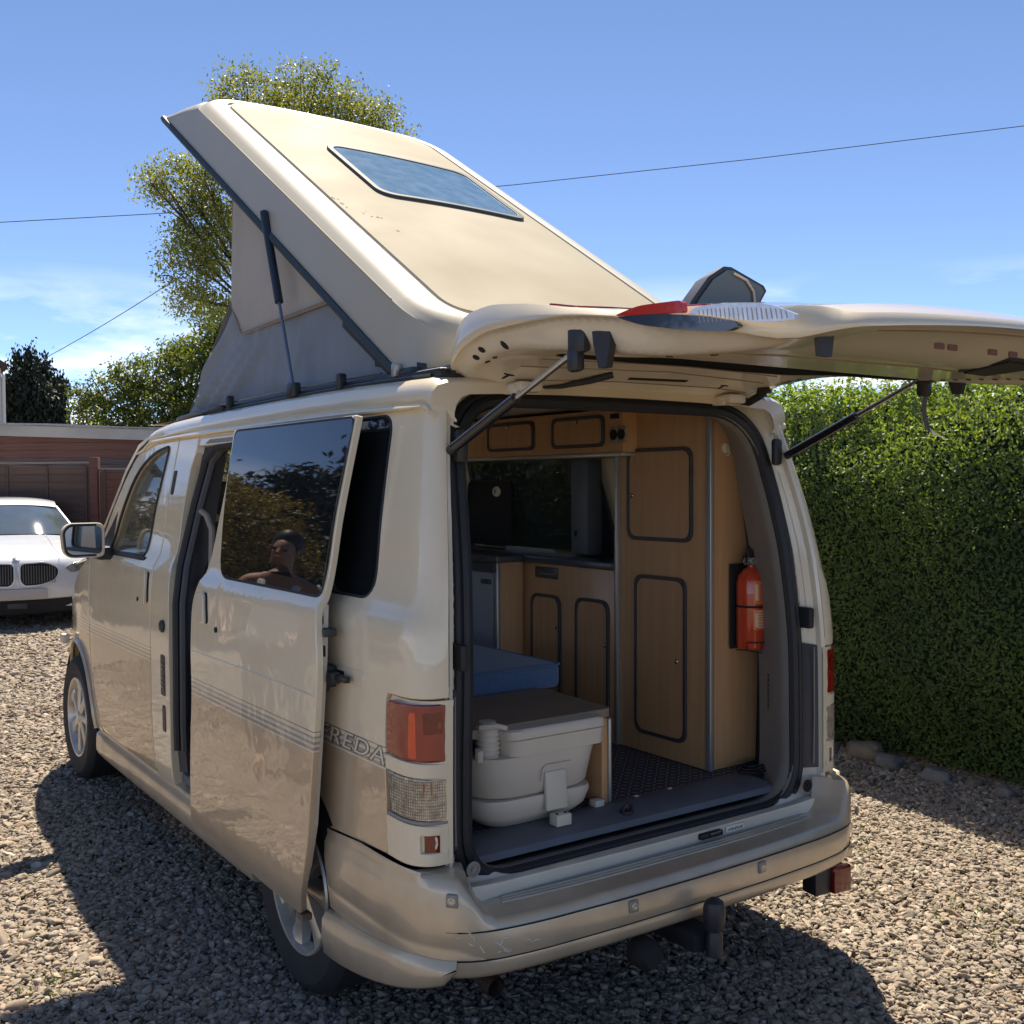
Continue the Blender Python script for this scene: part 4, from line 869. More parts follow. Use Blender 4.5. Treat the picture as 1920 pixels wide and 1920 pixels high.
for s in (L, Rr):
    q = under(XC+s*.655, -.345); pd = MB(); pd.box((q.x-.012, q.y-.032, q.z-.035), (q.x+.012, q.y+.032, q.z+.028), .010); pd.box((q.x-.012, q.y-.008, q.z-.075), (q.x+.014, q.y+.035, q.z-.02), .010); pd.build('strut_bracket', M_PLAS, tg)
    q = under(XC+s*.648, -.435); pd = MB(); pd.prism([(q.x, q.y-.032, q.z+.03), (q.x, q.y+.03, q.z+.03), (q.x, q.y+.026, q.z-.0), (q.x, q.y+.008, q.z-.052), (q.x, q.y-.018, q.z-.052), (q.x, q.y-.03, q.z-.0)], (s*.018, 0, 0)); pd.build('rubber_buffer', M_PLAS, tg)
    q = under(XC+s*.60, -.985); pd = MB(); pd.prism([(q.x-.022, q.y, q.z+.012), (q.x+.022, q.y, q.z+.012), (q.x+.015, q.y, q.z-.035), (q.x-.015, q.y, q.z-.035)], (0, .012, 0)); pd.build('rubber_buffer', M_PLAS, tg)
MB().prism([under(x, y, .0) for x, y in ((.075, -.93), (.25, -.93), (.25, -.76), (.115, -.78))], (0, 0, -.006)).build('pull_handle', M_PLAS, tg)
MB().prism([under(x, y, .0) for x, y in ((.085, -.92), (.24, -.92), (.24, -.77), (.12, -.79))], (0, 0, -.009)).build('handle_pocket', M_DARK, tg)
for x in (-.42, -.38, -.25, -.18): MB().box((x-.014, -1.086, 1.822), (x+.014, -1.08, 1.834), .003).build('rust_spot', mat('rust_brown', (.16, .07, .04), .8) if x == -.42 else bpy.data.materials['rust_brown'], tg)
# pull strap
MB().grid([[(.665+dx, y+dy*0, z) for dx, dy in ((-.012, 0), (.012, 0))] for y, z in ((-.315, 1.87), (-.322, 1.83), (-.318, 1.80), (-.322, 1.77), (-.33, 1.745), (-.355, 1.722), (-.385, 1.712))]).build('pull_strap', mat('grey_webbing', (.10, .10, .09), .9), tg)
# gas struts of the tailgate
for s in (L, Rr):
    a = Vector((XC+s*.665, Ye(1.675)+.0, 1.672)); b = Vector((XC+s*.645, -.325, 1.885)); d = (b-a)
    MB().tube([a, a+d*.08], .013, 10).build('strut_eye', M_PLAS, van)
    MB().tube([a+d*.04, a+d*.56], .0145, 14).build('gas_strut', mat('black_gloss', (.012, .014, .018), .2, coat=.6) if s < 0 else bpy.data.materials['black_gloss'], van)
    MB().tube([a+d*.56, a+d*.97], .0075, 12).build('strut_rod', M_STEEL, van)
    MB().box((XC+s*.625-.02, Ye(1.67)-.002, 1.64), (XC+s*.625+.02, Ye(1.67)+.02, 1.73), .012).build('strut_mount', M_PLAS, van)
    for k in range(12):
        p = a+d*(.10+k*.009); sd_ = Vector((-s*.0, -.0, .0)); q = p+Vector((-.008, -.006, .0115)); MB().box(q-Vector((.002, .002, .0012)), q+Vector((.002, .002, .0012))).build('strut_print', M_ALU, van)
# parking mirror bolted to the tailgate glass
mr = MB()
oc = [(-.685, -.70, 1.912), (-.662, -.70, 1.944), (-.618, -.70, 1.993), (-.574, -.70, 2.019), (-.552, -.70, 2.020), (-.456, -.70, 1.992), (-.448, -.70, 1.982), (-.478, -.70, 1.940), (-.50, -.70, 1.912)]
mr.prism([(a, b, c) for a, b, c in oc], (.015, .05, 0)); mo = mr.build('parking_mirror', M_PLAS, tg)
mc = Vector((-.56, -.702, 1.96))
MB().prism([mc+(Vector(p)-mc)*.87+Vector((.004, -.003, 0)) for p in oc], (0, .002, 0)).build('mirror_glass', mat('mirror_hedge_tone', (.13, .16, .14), .12, spec=.4), mo)  # hedge reflection painted into the glass colour
MB().tube([(-.552, -.707, 2.006), (-.515, -.707, 1.996), (-.494, -.707, 1.975), (-.490, -.707, 1.95), (-.494, -.707, 1.93)], .0026, 6).build('mirror_trim', M_WHITEY, mo)
MB().tube([(-.57, -.66, 1.94), (-.55, -.58, 1.945), (-.52, -.50, 1.96)], .012, 8).build('mirror_stalk', M_PLAS, tg)

# ---- fitted furniture
FZ = .569
wd = MB(); wd.prism([(.52, .425, FZ+.002), (.755, .425, FZ+.002), (.775, .425, 1.15), (.735, .425, 1.35), (.695, .425, 1.55), (.66, .425, 1.72), (.645, .425, 1.80), (.625, .425, 1.862), (.52, .425, 1.862)], (0, .48, 0)); wo_ = wd.build('wardrobe', M_WOOD, van)
MB().box((.512, .412, FZ+.002), (.534, .436, 1.862), .004).build('corner_strip', M_ALU, wo_)
MB().box((.500, .897, FZ+.002), (.524, .913, 1.862), .003).build('corner_strip', M_ALU, wo_)
def cab_door(par, x, y0, y1, z0, z1, knob, rr=.035, m=M_WOODD, hinge=None):
    fm = lambda u, v: Vector((x, u, v)); out = rp([(y0, z0, rr), (y1, z0, rr), (y1, z1, rr), (y0, z1, rr)], 7)
    inn = inset(out, -.0) ; i2 = [(((a-(y0+y1)/2)*(1-.026/(y1-y0)))+(y0+y1)/2, ((b-(z0+z1)/2)*(1-.026/(z1-z0)))+(z0+z1)/2) for a, b in out]
    d = panel('cupboard_door', i2, lambda u, v: Vector((x-.006, u, v)), m, par, t=.006, step=.3, roll=.001, outdir=(-1, 0, 0))
    panel('door_edging', out, lambda u, v: Vector((x-.010, u, v)), M_DOORTRIM, d, [i2], t=.012, step=.3, roll=.002, outdir=(-1, 0, 0))
    if knob: MB().lathe([(.008, 0), (.009, .004), (.005, .008), (.001, .009)], (x-.006, knob[0], knob[1]), (-1, 0, 0), 14).build('door_catch', M_STEEL, d)
    if hinge:
        for zz in hinge[1:]: MB().box((x-.014, hinge[0]-.006, zz-.02), (x-.004, hinge[0]+.006, zz+.02), .003).build('door_hinge', M_DOORTRIM, d)
    return d
cab_door(wo_, .52, .502, .851, 1.369, 1.712, (.822, 1.535), .045, hinge=(.504, 1.62, 1.44))
cab_door(wo_, .52, .534, .810, .642, 1.240, (.580, .937), .045)
MB().lathe([(.018, 0), (.018, .004), (.015, .006)], (.600, .425, 1.705), (0, -1, 0), 18).build('cable_cover', M_WHITEY, wo_)
MB().tube([(.612, .420, 1.70), (.615, .418, 1.685), (.606, .418, 1.678), (.600, .418, 1.682)], .003, 6).build('cover_tail', M_WHITEY, wo_)
for k in range(14): MB().box((.640, .26, .80+k*.009), (.6425, .266, .805+k*.009+.002*(k % 2))).build('trim_print', M_DKTRIM, van)
# kitchen unit along the right wall
ku = MB(); ku.box((.505, .915, FZ+.002), (.735, 1.52, 1.245), .003); kuo = ku.build('kitchen_unit', M_WOOD, van)
for y0, y1, z1, kb in ((1.255, 1.462, 1.118, (1.285, .985)), (.945, 1.155, 1.125, (.965, .95))): cab_door(kuo, .505, y0, y1, .60, z1, kb, .05)
MB().box((.498, 1.275, 1.185), (.506, 1.43, 1.232), .003).build('control_panel', M_DOORTRIM, kuo)
MB().box((.4965, 1.29, 1.203), (.499, 1.40, 1.206)).build('panel_line', M_GREYTRIM, kuo)
kb2 = MB(); kb2.box((.375, 1.53, FZ+.002), (.735, 2.30, 1.245), .003); kbo = kb2.build('kitchen_unit', M_WOOD, van)
MB().box((.366, 1.522, .60), (.384, 1.545, 1.245), .003).build('corner_strip', M_ALU, kbo)
panel('fridge_door', rp([(1.555, .62, .015), (2.22, .62, .015), (2.22, 1.20, .015), (1.555, 1.20, .015)], 4), lambda u, v: Vector((.368, u, v)), M_FRIDGE, kbo, t=.008, step=.5, roll=.003, outdir=(-1, 0, 0))
MB().box((.355, 1.57, 1.150), (.368, 1.64, 1.172), .006).build('fridge_catch', M_DOORTRIM, kbo)
wt = MB(); wt.box((.485, .912, 1.246), (.76, 1.53, 1.276), .006); wt.box((.35, 1.50, 1.246), (.76, 2.32, 1.276), .006); wto = wt.build('worktop', M_WORK, van)
MB().box((.352, 1.53, 1.204), (.366, 2.30, 1.244)).build('worktop_fascia', M_DOORTRIM, van)
MB().tube([(.345, y, 1.262) for y in np.linspace(1.56, 2.30, 8)], .003, 5).build('worktop_rail', M_STEEL, wto)
# hob lid standing open with round thermometer
panel('hob_lid', rp([(1.90, 1.285, .03), (2.28, 1.285, .03), (2.28, 1.60, .05), (1.90, 1.60, .05)], 5), lambda u, v: Vector((.700, u, v)), M_DARK, van, t=.006, step=.2, roll=.002, outdir=(-1, 0, 0))
tmh = MB().lathe([(.024, 0), (.024, .006), (.02, .008), (.001, .008)], (.69, 2.00, 1.545), (-1, -.3, 0), 22).build('thermometer', M_WHITEY, van)
MB().box((.676, 2.00, 1.535), (.679, 2.003, 1.558)).build('thermometer_hand', M_DARK, tmh)
panel('wall_mirror', [(1.50, 1.262), (1.90, 1.262), (1.88, 1.292), (1.52, 1.290)], lambda u, v: Vector((.66, u, v)), M_FRIDGE, van, t=.01, step=.3, roll=0, outdir=(-1, 0, 0))
# overhead lockers
ol = MB(); ol.prism([(.45, .80, 1.700), (.66, .80, 1.700), (.645, .80, 1.80), (.625, .80, 1.862), (.45, .80, 1.862)], (0, 1.2, 0)); olo = ol.build('overhead_locker', M_WOOD, van)
cab_door(olo, .45, 1.36, 1.71, 1.722, 1.845, (1.55, 1.825), .03, hinge=None)
cab_door(olo, .45, .905, 1.235, 1.722, 1.845, (1.07, 1.825), .03)
MB().box((.443, .80, 1.684), (.66, 2.0, 1.699), .003).build('locker_ledge', M_ALU, olo)
for y in (.845, .80):
    b_ = MB().box((.443, y-.020, 1.735), (.452, y+.020, 1.795), .003).build('socket_plate', M_GREYTRIM, olo)
    MB().lathe([(.020, 0), (.020, .004), (.017, .001), (.001, .001)], (.443, y, 1.765), (-1, 0, 0), 20).build('socket', M_DARK, b_)
MB().box((.445, .82, 1.825), (.452, .87, 1.845), .003).build('switch', M_DARK, olo)
MB().box((.60, 1.20, 1.28), (.69, 1.32, 1.70), .02).build('window_post', mat('slate_post', (.09, .11, .125), .5), van)
MB().box((.596, 1.27, 1.36), (.602, 1.285, 1.385), .002).build('post_clip', M_DARK, van)
# rear bench: boxed seat with board top
bo = panel('seat_board', rp([(-.66, .345, .0), (.012, .345, .03), (.03, .745, .05), (-.66, .745, 0)], 6), lambda u, v: Vector((u, v, .873)), M_BOARD, van, t=.028, step=.2, roll=.004, outdir=(0, 0, 1))
MB().box((-.032, .345, FZ+.002), (-.008, .74, .842), .003).build('bench_side', M_WOOD, van)
MB().box((-.008, .340, FZ+.002), (.008, .372, .842), .008).build('bench_edge', M_ALU, van)
MB().box((-.66, .745, FZ+.002), (-.03, .765, .86), .002).build('bench_front', M_WOOD, van)
MB().box((-.66, .77, FZ+.002), (.10, 1.9, .852), .003).build('bench_base', M_GREYTRIM, van)
for x in (-.055, ): MB().box((x-.018, .325, FZ), (x+.018, .36, .592), .004).build('floor_bracket', M_WHITEY, van)
# front seats, dashboard, wheel (seen through the side glass)
M_SEAT = mat('grey_seat_cloth', (.13, .125, .12), .9, var=.3, vscale=30, bump=.2, bscale=200)
for s in (L, Rr):
    st = MB(); st.box((s*.40-.24, 2.55, .80), (s*.40+.24, 3.08, .95), .06, 4); sto = st.build('front_seat', M_SEAT, van)
    MB().box((s*.40-.23, 2.46, .90), (s*.40+.23, 2.60, 1.42), .06, 4, rot=Matrix.Rotation(R_(8), 3, 'X')).build('seat_back', M_SEAT, sto)
    MB().box((s*.40-.13, 2.40, 1.44), (s*.40+.13, 2.50, 1.60), .04, 4).build('headrest', M_SEAT, sto)
MB().box((-.74, 3.35, .75), (.74, 3.75, 1.20), .07, 4).build('dashboard', M_DKTRIM, van)
tw = MB(); tw.tube([(.40+.19*math.cos(a), 3.28-.09*math.sin(a)*.6, 1.16+.19*math.sin(a)) for a in np.linspace(0, 2*math.pi, 33)[:-1]], .015, 8, closed=True); tw.tube([(.22, 3.28, 1.16), (.58, 3.28, 1.16)], .018, 6); tw.tube([(.40, 3.28, 1.16), (.40, 3.42, 1.08)], .035, 8); tw.build('steering_wheel', M_PLAS, van)

# ================================================================== loose things in the van
t = thing('portable_toilet', 'off-white portable camping toilet with ribbed bellows pump under the seat board', 'portable toilet', (-.30, .50, FZ+.005))
def ringpts(cx, cy, hx, hy, r, z, skew=0):
    return [(a, b, z) for a, b in dens(rp([(cx-hx, cy-hy, r), (cx+hx, cy-hy, r), (cx+hx, cy+hy, r), (cx-hx, cy+hy, r)], 6), .05)]
def tub(levels):
    m_ = MB(); n0 = None; rows = []
    for (cx, cy, hx, hy, r, z) in levels:
        base = rp([(cx-hx, cy-hy, r*1.6), (cx+hx, cy-hy, r), (cx+hx, cy+hy, r), (cx-hx, cy+hy, r)], 8); rows.append([(a, b, z) for a, b in base])
    m_.grid(rows, closed=True); m_.poly(rows[0][::-1]); m_.poly(rows[-1]); return m_
k0 = -.005
tub([(k0, 0, .150, .165, .05, 0), (k0, 0, .175, .185, .06, .018), (k0, 0, .195, .20, .07, .035), (k0, 0, .208, .21, .07, .075), (k0, 0, .206, .208, .07, .088)]).build('waste_tank', M_WHITEP, t, smooth=50)
tub([(k0-.0, 0, .190, .192, .08, .090), (k0, 0, .204, .205, .085, .104), (k0, 0, .218, .215, .085, .18), (k0+.0, 0, .226, .220, .085, .215)]).build('water_tank', M_WHITEP, t, smooth=50)
tub([(.052, .0, .176, .219, .03, .214), (.052, 0, .177, .220, .03, .245), (.052, 0, .180, .222, .03, .262)]).build('seat_bowl', M_WHITEP, t, smooth=50)
tub([(.050, .0, .184, .222, .03, .264), (.050, 0, .186, .224, .03, .268), (.050, 0, .184, .222, .03, .289), (.050, 0, .176, .215, .03, .294)]).build('toilet_lid', M_WHITEP, t, smooth=50)
bl = []; r0_ = .037
for k in range(7): bl += [(r0_*.82, .0+k*.014), (r0_, .004+k*.014), (r0_, .009+k*.014), (r0_*.82, .013+k*.014)]
bl += [(.025, .100), (.025, .112), (.001, .113)]
MB().lathe(bl, (-.160, -.150, .205), (0, 0, 1), 24).build('bellows_pump', M_WHITEP, t, smooth=60)
MB().tube([(-.215, -.19, .215), (-.218, -.195, .25)], .012, 8).build('filler_neck', M_WHITEP, t)
MB().tube([(-.13, -.205, .302), (-.16, -.20, .312), (-.20, -.17, .306)], .008, 8).build('pump_hood', M_WHITEP, t)
MB().box((.0, -.222, .04), (.078, -.208, .155), .003, rot=Matrix.Rotation(R_(-4), 3, 'X')).build('clasp', M_WHITEY, t)
MB().tube([(-.012, -.2165, .13), (-.010, -.2185, .165), (.0, -.2195, .176), (.095, -.2195, .176)], .003, 5).build('moulded_line', M_WHITEP, t)
fb = MB(); fb.box((.010, -.262, .0), (.065, -.222, .034), .004); fbo = fb.build('floor_catch', M_WHITEY, t)
for x in (.022, .052): MB().lathe([(.005, 0), (.005, .002)], (x, -.245, .034), (0, 0, 1), 8).build('screw_head', M_DARK, fbo)

t = thing('bench_cushion', 'blue upholstered bench cushion behind the taupe seat board', 'cushion', (-.26, .76, .86))
cs = MB(); cs.box((-.385, 0, 0), (.385, 1.15, .088), .022, 4); cs.build('cushion_body', M_BLUE, t)
MB().tube([(-.38, -.001, .083), (.37, -.001, .083), (.384, .012, .083), (.386, 1.13, .083)], .0045, 6).build('piping', M_BLUE, t)

t = thing('fire_extinguisher', 'red fire extinguisher strapped to the orange side of the wardrobe', 'fire extinguisher', (.668, .366, .995))
MB().lathe([(.012, .0), (.046, .004), (.052, .014), (.052, .235), (.046, .262), (.028, .282), (.014, .290), (.014, .300)], (0, 0, 0), (0, 0, 1), 32).build('cylinder', M_RED, t, smooth=45)
v = MB(); v.lathe([(.014, .296), (.018, .300), (.018, .322), (.010, .326)], (0, 0, 0), (0, 0, 1), 16); v.lathe([(.016, 0), (.016, .012), (.001, .014)], (-.02, -.008, .312), (-1, -.3, 0), 16); v.build('valve', M_CHROME, t)
MB().prism([(-.022, -.012, .318), (-.005, -.012, .345), (.02, -.012, .372), (.05, -.012, .384), (.085, -.012, .378), (.085, -.012, .330), (.03, -.012, .322)], (0, .036, 0)).build('squeeze_handle', M_PLAS, t)
MB().tube([(-.038+.012*math.cos(a), -.012, .325+.022*math.sin(a)) for a in np.linspace(0, 2*math.pi, 20)[:-1]], .0018, 5, closed=True).build('safety_pin', M_STEEL, t)
def cyl(u, z, r=.0526): return Vector((r*math.sin(u/.052), -r*math.cos(u/.052), z))
M_LAB = mat('orange_red_label', (.85, .22, .06), .35, coat=.5); M_LABW = mat('label_print', (.80, .62, .42), .5)
for z0, z1 in ((.165, .245), (.075, .145)):
    lb = panel('instruction_label', rp([(-.035, z0, .004), (.045, z0, .004), (.045, z1, .004), (-.035, z1, .004)], 3), lambda u, z: cyl(u, z), M_LAB, t, t=.0006, step=.012, roll=0, outdir=(0, -1, 0))
    for k in range(7): panel('printed_line', [(-.012 if z0 > .1 else -.025, z0+.008+k*.009), (.03+.008*(k % 2), z0+.008+k*.009), (.03+.008*(k % 2), z0+.0115+k*.009), (-.012 if z0 > .1 else -.025, z0+.0115+k*.009)], lambda u, z: cyl(u, z, .0532), M_RED if z0 > .1 else M_LABW, lb, t=.0003, step=.012, roll=0, outdir=(0, -1, 0))
    panel('printed_block', [(-.030, z0+.012), (-.018, z0+.012), (-.018, z1-.012), (-.030, z1-.012)], lambda u, z: cyl(u, z, .0532), M_LABW, lb, t=.0003, step=.012, roll=0, outdir=(0, -1, 0))
MB().lathe([(.0535, .150), (.0535, .158)], (0, 0, 0), (0, 0, 1), 32, caps=False).build('strap', M_DARK, t)
br = MB(); br.box((-.056, .045, .0), (.05, .05, .30), .001); br.tube([(-.054, .02, .0), (-.054, -.03, .004), (-.01, -.056, -.006), (-.008, -.056, .03), (.05, -.04, .03)], .0022, 5); br.tube([(-.054, -.03, .004), (-.054, -.03, .03), (-.008, -.056, .03)], .0022, 5); br.build('wall_bracket', M_DARK, t)

t = thing('coiled_cable', 'black cable coiled loosely on the floor at the foot of the wardrobe', 'cable', (.66, .33, FZ+.006))
m_ = MB()
for k in range(3): m_.tube([((.085-.012*k)*math.cos(a)+.01*k, (.036-.004*k)*math.sin(a)+.008*k, .004+.006*k) for a in np.linspace(0, 2*math.pi, 26)[:-1]], .0035, 6, closed=True)
m_.tube([(.06, .02, .01), (.09, .04, .01), (.10, .06, .03), (.10, .08, .08)], .0035, 6); m_.build('cable_loops', M_RUB, t)

# ================================================================== THE SITE  (cs: metres to the right of / ahead of the spot where the photographer stands)
def cs(r, d, z=0): return Vector((-2.1545+.8217*r+.5700*d, -2.2254-.5700*r+.8217*d, z))
def mesh_np(name, V, Fc, m, parent=None, tint=None, kind=None, label=None, smooth=False):
    me = bpy.data.meshes.new(name); k = Fc.shape[1]; me.vertices.add(len(V)); me.vertices.foreach_set('co', V.astype(np.float32).ravel())
    me.loops.add(Fc.size); me.loops.foreach_set('vertex_index', Fc.astype(np.int32).ravel()); me.polygons.add(len(Fc))
    me.polygons.foreach_set('loop_start', np.arange(0, Fc.size, k, dtype=np.int32))
    if smooth: me.polygons.foreach_set('use_smooth', np.ones(len(Fc), bool))
    me.update(calc_edges=True)
    if tint is not None:
        a = me.attributes.new('tint', 'FLOAT', 'POINT'); a.data.foreach_set('value', tint.astype(np.float32))
    return link(name, me, m, parent, label, kind)
def nrm(a): return a/np.maximum(1e-9, np.linalg.norm(a, axis=1, keepdims=True))
def leaves(P, D, N, Lh, Wh, tint, fold=.25):
    """folded diamond leaves: base P, direction D, face normal N"""
    D = nrm(D); S = nrm(np.cross(D, N)); N = np.cross(S, D); Lh = Lh[:, None]; Wh = Wh[:, None]
    a = P; b = P+D*Lh*.45+S*Wh+N*Wh*fold; c = P+D*Lh; d = P+D*Lh*.45-S*Wh+N*Wh*fold
    V = np.stack([a, b, c, d], 1).reshape(-1, 3); n = len(P); i = np.arange(n)*4
    Fc = np.concatenate([np.stack([i, i+1, i+2], 1), np.stack([i, i+2, i+3], 1)]); return V, Fc, np.repeat(tint, 4)

# ---- ground
def gravel_mat(name, stone=False):
    m = bpy.data.materials.new(name); m.use_nodes = True; nt = m.node_tree; b = nt.nodes['Principled BSDF']; b.inputs['Roughness'].default_value = .78
    ramp = nt.nodes.new('ShaderNodeValToRGB'); e = ramp.color_ramp.elements
    cols = [(0, (.15, .122, .092)), (.18, (.25, .205, .152)), (.38, (.33, .265, .19)), (.52, (.38, .30, .21)), (.64, (.22, .185, .148)), (.78, (.44, .365, .275)), (.9, (.30, .205, .13)), (1, (.54, .465, .365))]
    e[0].color = (*cols[0][1], 1); e[1].position = 1; e[1].color = (*cols[-1][1], 1)
    for p, c in cols[1:-1]: k = e.new(p); k.color = (*c, 1)
    t = nt.nodes.new('ShaderNodeTexCoord')
    if stone:
        oi = nt.nodes.new('ShaderNodeObjectInfo'); nt.links.new(oi.outputs['Random'], ramp.inputs[0])
        n = nt.nodes.new('ShaderNodeTexNoise'); n.inputs['Scale'].default_value = 2.2; n.inputs['Detail'].default_value = 6; nt.links.new(t.outputs['Object'], n.inputs['Vector'])
        x = nt.nodes.new('ShaderNodeMix'); x.data_type = 'RGBA'; x.blend_type = 'MULTIPLY'; x.inputs[0].default_value = .35; nt.links.new(ramp.outputs[0], x.inputs[6]); nt.links.new(n.outputs['Fac'], x.inputs[7])
        g = nt.nodes.new('ShaderNodeGamma'); g.inputs[1].default_value = .93; nt.links.new(x.outputs[2], g.inputs[0]); nt.links.new(g.outputs[0], b.inputs['Base Color'])
    else:
        v = nt.nodes.new('ShaderNodeTexVoronoi'); v.inputs['Scale'].default_value = 52; v.inputs['Randomness'].default_value = 1
        geo = nt.nodes.new('ShaderNodeNewGeometry'); nt.links.new(geo.outputs['Position'], v.inputs['Vector'])
        w = nt.nodes.new('ShaderNodeTexWhiteNoise'); w.noise_dimensions = '3D'; nt.links.new(v.outputs['Position'], w.inputs['Vector']); nt.links.new(w.outputs['Value'], ramp.inputs[0])
        v2 = nt.nodes.new('ShaderNodeTexVoronoi'); v2.feature = 'DISTANCE_TO_EDGE'; v2.inputs['Scale'].default_value = 52; nt.links.new(geo.outputs['Position'], v2.inputs['Vector'])
        mr = nt.nodes.new('ShaderNodeMapRange'); mr.inputs[1].default_value = 0; mr.inputs[2].default_value = .12; mr.inputs[3].default_value = .25; nt.links.new(v2.outputs['Distance'], mr.inputs[0])
        x = nt.nodes.new('ShaderNodeMix'); x.data_type = 'RGBA'; x.blend_type = 'MULTIPLY'; x.inputs[0].default_value = 1; nt.links.new(ramp.outputs[0], x.inputs[6]); nt.links.new(mr.outputs[0], x.inputs[7]); nt.links.new(x.outputs[2], b.inputs['Base Color'])
        bp = nt.nodes.new('ShaderNodeBump'); bp.inputs['Strength'].default_value = .9; bp.inputs['Distance'].default_value = .012
        m2 = nt.nodes.new('ShaderNodeMapRange'); m2.inputs[2].default_value = .35; nt.links.new(v2.outputs['Distance'], m2.inputs[0]); nt.links.new(m2.outputs[0], bp.inputs['Height']); nt.links.new(bp.outputs[0], b.inputs['Normal'])
    return m
M_GRAV = gravel_mat('gravel_bed'); M_STONE = gravel_mat('gravel_stone', True)
g = MB(); g.grid([[(x, y, -.012) for x in np.linspace(-40, 40, 9)] for y in np.linspace(-40, 40, 9)]); tag(g.build('gravel_ground', M_GRAV, smooth=None), kind='structure')
M_GRASS = mat('rough_grass', (.06, .09, .03), .9, var=.4, vscale=2)
g = MB(); g.grid([[(x, y, -.05) for x in np.linspace(-1500, 1500, 7)] for y in np.linspace(-1500, 1500, 7)]); tag(g.build('meadow', M_GRASS, smooth=None), kind='structure')

def scatter_gravel():
    pts = []; scl = []
    def add(r0, r1, d0, d1, dens_, s):
        n = int((d1-d0)*(r1-r0)*dens_); r = RNG.uniform(r0, r1, n); d = RNG.uniform(d0, d1, n)
        P = np.stack([-2.1545+.8217*r+.57*d, -2.2254-.57*r+.8217*d, np.full(n, -.004)], 1)
        hidden = (np.abs(P[:, 0]) < .55) & (P[:, 1] > .9) & (P[:, 1] < 4.2)
        k = ~hidden & (P[:, 0] < 3.35); P = P[k]; z = RNG.lognormal(0, .34, len(P)); pts.append(P); scl.append(np.clip(z, .45, 2.3)*s)
    for d0 in np.arange(1.1, 2.3, .4): add(-2.6, 2.6, d0, d0+.4, 1500, .0125)
    for d0 in np.arange(2.3, 5.5, .4): add(-(d0+.4)*.56-.5, (d0+.4)*.56+.3, d0, d0+.4, 5600, .0073)
    for d0 in np.arange(5.5, 8.5, .5): add(-(d0+.5)*.54-.3, -d0*.18, d0, d0+.5, 2800, .0095)
    for d0 in np.arange(5.5, 7.2, .5): add(d0*.22, (d0+.5)*.54, d0, d0+.5, 3000, .0090)
    for d0 in np.arange(8.5, 13.5, .5): add(-(d0+.5)*.52, -d0*.33, d0, d0+.5, 1200, .0135)
    # reflected strip to the left of the van
    n = 9000; P = np.stack([RNG.uniform(-4.5, -1.2, n), RNG.uniform(1.0, 7.5, n), np.full(n, -.004)], 1); pts.append(P); scl.append(np.clip(RNG.lognormal(0, .3, n), .5, 2)*.014)
    P = np.concatenate(pts); S = np.concatenate(scl)
    P[:, 2] += RNG.uniform(-.004, .005, len(P))+.006*np.sin(P[:, 0]*2.1)*np.sin(P[:, 1]*1.7)
    return P, S
P, S = scatter_gravel()
me = bpy.data.meshes.new('gravel'); me.vertices.add(len(P)); me.vertices.foreach_set('co', P.astype(np.float32).ravel())
a = me.attributes.new('scl', 'FLOAT', 'POINT'); a.data.foreach_set('value', S.astype(np.float32)); me.update()
gv = bpy.data.objects.new('loose_gravel', me); COL.objects.link(gv); me.materials.append(M_STONE)
tag(gv, 'loose pale buff gravel stones covering the drive around the van', 'gravel', kind='stuff')
ng = bpy.data.node_groups.new('gravel_instancer', 'GeometryNodeTree')
ng.interface.new_socket('Geometry', in_out='INPUT', socket_type='NodeSocketGeometry'); ng.interface.new_socket('Geometry', in_out='OUTPUT', socket_type='NodeSocketGeometry')
A = lambda t: ng.nodes.new(t); gi, go = A('NodeGroupInput'), A('NodeGroupOutput'); jn = A('GeometryNodeJoinGeometry')
for k in range(9):
    ic = A('GeometryNodeMeshIcoSphere'); ic.inputs['Radius'].default_value = 1; ic.inputs['Subdivisions'].default_value = 2 if k % 2 else 3
    pos = A('GeometryNodeInputPosition'); nt_ = A('ShaderNodeTexNoise'); nt_.noise_dimensions = '4D'; nt_.inputs['W'].default_value = k*7.3; nt_.inputs['Scale'].default_value = .75; nt_.inputs['Detail'].default_value = 1.5
    ng.links.new(pos.outputs[0], nt_.inputs['Vector'])
    sb = A('ShaderNodeVectorMath'); sb.operation = 'SUBTRACT'; sb.inputs[1].default_value = (.5, .5, .5); ng.links.new(nt_.outputs['Color'], sb.inputs[0])
    ml = A('ShaderNodeVectorMath'); ml.operation = 'SCALE'; ml.inputs['Scale'].default_value = 2.3; ng.links.new(sb.outputs[0], ml.inputs[0])
    sp = A('GeometryNodeSetPosition'); ng.links.new(ic.outputs[0], sp.inputs[0]); ng.links.new(ml.outputs[0], sp.inputs['Offset'])
    tf = A('GeometryNodeTransform'); tf.inputs['Scale'].default_value = (1.25+.2*(k % 3), .95, .62+.08*(k % 4)); ng.links.new(sp.outputs[0], tf.inputs[0])
    sm_ = A('GeometryNodeSetShadeSmooth'); sm_.inputs['Shade Smooth'].default_value = (k % 3 != 0); ng.links.new(tf.outputs[0], sm_.inputs[0])
    stm = A('GeometryNodeSetMaterial'); stm.inputs['Material'].default_value = M_STONE; ng.links.new(sm_.outputs[0], stm.inputs[0])
    g2 = A('GeometryNodeGeometryToInstance'); ng.links.new(stm.outputs[0], g2.inputs[0]); ng.links.new(g2.outputs[0], jn.inputs[0])
iop = A('GeometryNodeInstanceOnPoints'); ng.links.new(gi.outputs[0], iop.inputs['Points']); ng.links.new(jn.outputs[0], iop.inputs['Instance']); iop.inputs['Pick Instance'].default_value = True
